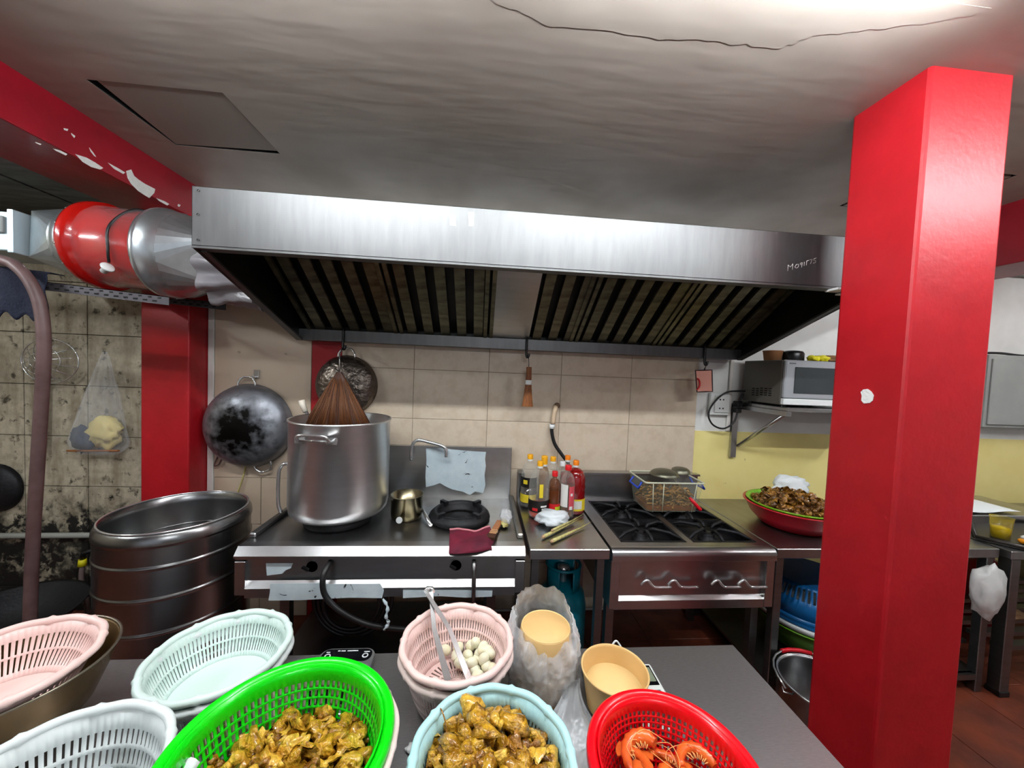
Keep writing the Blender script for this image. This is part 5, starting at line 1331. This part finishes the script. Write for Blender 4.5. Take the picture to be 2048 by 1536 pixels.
for i in range(5):
    for j in range(4): part('vent_slot', MB().box(1.7935,1.7955,2.13+.035*i,2.152+.035*i,1.545+.014*j+(.004 if i < 3 else -.002),1.552+.014*j+(.004 if i < 3 else -.002)), m_black, mw)
for x in (1.83,2.26):
    for y in (2.08,2.34): part('foot', MB().lathe([(.016,0),(.014,.012)], 12, (x,y,1.49)), m_knob, mw)
single('paper_cup', MB().lathe([(0,.001),(.045,0),(.054,.058),(.057,.06),(.057,.063),(.053,.062),(.043,.004),(0,.004)], 32, (1.845,2.20,1.772)), m_kraftd, 'brown paper cup on the left of the microwave top', 'paper cup', (1.845,2.20,1.772))
single('black_case', MB().lathe([(0,0),(.058,0),(.060,.004),(.060,.048),(.052,.062),(.03,.067),(0,.068)], 32, (1.955,2.17,1.772)), m_knob, 'black round case beside the brown paper cup', 'case', (1.955,2.17,1.772))
lumpbag('yellow_packet', 'yellow packet on the microwave beside the black case', 'packet', (2.03,2.10,1.79), (.034,.03,.02), 7, m_yeltape, amp=.3)
lumpbag('yellow_packet', 'yellow packet nearest the brown bundle on the microwave', 'packet', (2.09,2.10,1.793), (.036,.03,.022), 17, m_yeltape, amp=.3)
stk = MB(); r_ = random.Random(6)
for i in range(22):
    y = 2.12+r_.uniform(-.03,.05); z = 1.776+.0085*(i % 5); stk.tube([(2.10+r_.uniform(0,.03),y,z),(2.28+r_.uniform(-.03,.03),y+r_.uniform(-.02,.02),z+.004)], .0055, 6)
single('stick_bundle', stk, m_brownbits, 'bundle of brown sticks on the microwave by the column', 'sticks', (2.19,2.13,1.772))

# ================================================================== UNDER AND BEYOND THE RIGHT COUNTER
gcx, gcy = 2.0, 1.99
single('green_basin', MB().lathe([(0,0),(.17,0),(.19,.012),(.245,.11),(.265,.155),(.276,.158),(.276,.164),(.262,.162),(.238,.11),(.185,.018),(0,.012)], 56, (gcx,gcy,.101)), m_basin, 'lime green basin on the shelf under the counter', 'basin', (gcx,gcy,.101))
single('white_basin', MB().lathe([(0,.03),(.18,.03),(.24,.13),(.268,.172),(.277,.175),(.277,.20),(.268,.20),(.235,.135),(.17,.04),(0,.04)], 56, (gcx,gcy,.101)), m_white, 'white basin nested in the lime green basin', 'basin', (gcx,gcy,.131))
bk = thing('blue_basket', 'blue basket turned upside down on the white basin', 'basket', (gcx,gcy,.30))
part('rim', MB().lathe([(.262,.0),(.274,.002),(.276,.012),(.268,.02),(.272,.026),(.27,.038),(.262,.044)], 60, (gcx,gcy,.302)), m_blue, bk)
mb = MB(); N_ = 60; vs = []; lev = [(.262,.04),(.25,.09),(.238,.13),(.228,.16),(.215,.19),(.20,.205)]
for r, z in lev:
    for k in range(2*N_): a = 2*PI*k/(2*N_); vs.append((gcx+r*math.cos(a), gcy+r*math.sin(a), .302+z))
fs = []
for j in range(5):
    for k in range(2*N_):
        if j in (2,3) and k % 2: continue
        fs.append((j*2*N_+k, j*2*N_+(k+1) % (2*N_), (j+1)*2*N_+(k+1) % (2*N_), (j+1)*2*N_+k))
mb.add(vs, fs, True); mb.disc((gcx,gcy,.507), .20, 60); part('wall', mb, m_blue, bk, solid=.003)
qx2, qy2 = 1.64, 1.515
sp2 = thing('steel_pail', 'steel pot with a red sleeved handle on the floor behind the column', 'pot', (qx2,qy2,0))
part('body', MB().lathe([(0,0),(.165,0),(.175,.015),(.178,.24),(.184,.25),(.176,.252),(.172,.24),(.168,.02),(0,.012)], 52, (qx2,qy2,0)), m_pot2, sp2)
part('rim', MB().tube([(qx2+.18*math.cos(2*PI*k/52), qy2+.18*math.sin(2*PI*k/52), .252) for k in range(52)], .004, 6, closed=True), m_chrome, sp2)
hb = [(qx2-.19,qy2+.0,.235)]+[(qx2-.195*math.cos(t_), qy2+.195*math.sin(t_)*1.0, .25+.012*math.sin(t_)) for t_ in [PI*k/12 for k in range(1,12)]]+[(qx2+.19,qy2,.235)]
part('bail', MB().tube(hb, .0045, 8), m_chrome, sp2)
part('red_sleeve', MB().tube(hb[5:9], .010, 10), m_redhan, sp2)
part('lug', MB().tube([(qx2-.175,qy2-.02,.225),(qx2-.21,qy2-.01,.23),(qx2-.20,qy2+.01,.235)], .004, 6), m_chrome, sp2)
# right table with slatted shelf
rt_ = thing('slatted_table', 'dark steel table with a slatted shelf at the right edge', 'table', (3.4,2.05,0))
part('table_top', MB().cbox(2.815, 4.2, 1.665, 2.40, .755, .80, .003), m_steeltop, rt_)
for x in (2.83,4.1):
    for y in (1.67,2.33): part('leg', MB().cbox(x, x+.055, y, y+.055, 0, .755, .003), m_dark, rt_)
for x in (2.83,4.1):
    part('foot', MB().cbox(x-.004, x+.059, 1.666, 1.729, 0, .03, .003), m_knob, rt_)
for k in range(7): part('shelf_slat', MB().box(2.86,4.12,1.70+.10*k,1.745+.10*k,.235,.26), m_dark, rt_)
for k in range(6): part('shelf_slat', MB().box(2.36,2.74,1.76+.10*k,1.80+.10*k,.235,.255), m_dark, ct)
tr = thing('serving_tray', 'dark tray overhanging the table at the right edge', 'tray', (3.2,1.9,.80))
part('pan', MB().prism([(2.80,1.80),(2.96,1.60),(3.62,2.10),(3.46,2.30)], .803, .812, 'z'), m_tray, tr)
for a, b in (((2.80,1.80),(2.96,1.60)),((2.96,1.60),(3.62,2.10)),((3.62,2.10),(3.46,2.30)),((3.46,2.30),(2.80,1.80))):
    part('edge', MB().tube([(a[0],a[1],.82),(b[0],b[1],.82)], .009, 6), m_tray, tr)
cp = thing('amber_cup', 'clear cup of yellow drink on the tray', 'cup', (2.955,1.80,.813))
part('cup', MB().lathe([(0,0),(.036,0),(.044,.115),(.046,.118)], 32, (2.955,1.80,.813)), m_amber, cp)
part('drink', MB().lathe([(.0,.004),(.034,.004),(.038,.06),(0,.06)], 28, (2.955,1.80,.813)), mat('yellow_drink',(220,190,20),.2), cp)
lumpbag('orange_peel', 'scrap of orange peel beside the cup on the tray', 'peel', (2.985,1.725,.826), (.026,.02,.012), 2, m_orange)
lumpbag('tissue', 'crumpled white tissue beside the orange peel on the tray', 'tissue', (3.03,1.73,.832), (.03,.028,.018), 6, m_tissue, amp=.5)
single('steel_tray', MB().cbox(2.84,3.7,2.0,2.38,.802,.86,.004), m_steel, 'stainless gastronorm pan at the back of the right table', 'pan', (3.27,2.19,.802))
single('paper_towel', MB().grid(lambda u, v: (2.9+.55*u, 2.02+.22*v, .875+.035*(1-u)*math.sin(v*3)+.006*math.sin(u*9)), 14, 10), m_tissue, 'white paper sheet lying over the stainless pan', 'paper', (3.15,2.12,.862), solid=.002)
single('lidded_pot', MB().lathe([(0,0),(.09,0),(.095,.09),(.105,.10),(.10,.115),(.05,.135),(0,.138)], 36, (3.32,2.33,.861)), m_pot2, 'small dark lidded pot half hidden by the column', 'pot', (3.32,2.33,.861))
fe = thing('gas_bottle', 'dark red cylinder on the floor under the right table', 'cylinder', (3.50,2.18,0))
part('tank', MB().lathe([(0,0),(.11,0),(.12,.02),(.12,.39),(.10,.45),(.05,.485),(.03,.49),(.03,.52),(0,.525)], 32, (3.50,2.18,0)), m_ext, fe)
part('label', MB().arc(3.50,2.18,.1215,.33,.40,math.radians(-130),math.radians(-60)), m_lwht, fe)
lumpbag('hanging_bag', 'white plastic bag hanging at the end of the counter', 'bag', (2.655,1.645,.60), (.085,.045,.135), 23, mat('hung_bag_film', (236,236,232), .35, alpha=.72, bump=.5, bs=18), amp=.32, k=4)
# electrical cabinet and pipe on the far wall
ec = thing('electric_cabinet', 'grey electrical cabinet on the white wall at the right edge', 'cabinet', (4.0,2.38,1.37))
part('case', MB().cbox(3.60,4.40,2.33,2.424,1.372,1.895,.004), m_greyplate, ec)
dd = part('door', MB().cbox(3.62,4.38,2.318,2.332,1.395,1.865,.003), m_greyplate, ec)
part('lock', MB().lathe([(.018,0),(.018,-.012),(0,-.014)], 16, (4.06,2.318,1.62), Rx(-PI/2) @ Rx(PI)), m_knob, dd)
single('cable_bundle', MB().tube(bez([(3.55,2.38,1.905),(3.75,2.375,1.912),(3.95,2.37,1.90),(4.2,2.375,1.91)], 6), .009, 8), m_rubber, 'black cables lying along the top of the grey cabinet', 'cable', (3.9,2.375,1.9))
single('wall_conduit', MB().tube([(3.1,WY-.012,2.51),(5.1,WY-.012,2.47)], .016, 10), mat('conduit_grey',(120,118,112),.5), 'grey conduit running along the white wall at the right', 'conduit', (4.1,WY-.012,2.49))
lumpbag('cardboard_scraps', 'brown cardboard scraps on the slatted shelf at the right edge', 'cardboard', (3.25,1.95,.285), (.12,.08,.022), 31, m_brownbits, amp=.4)
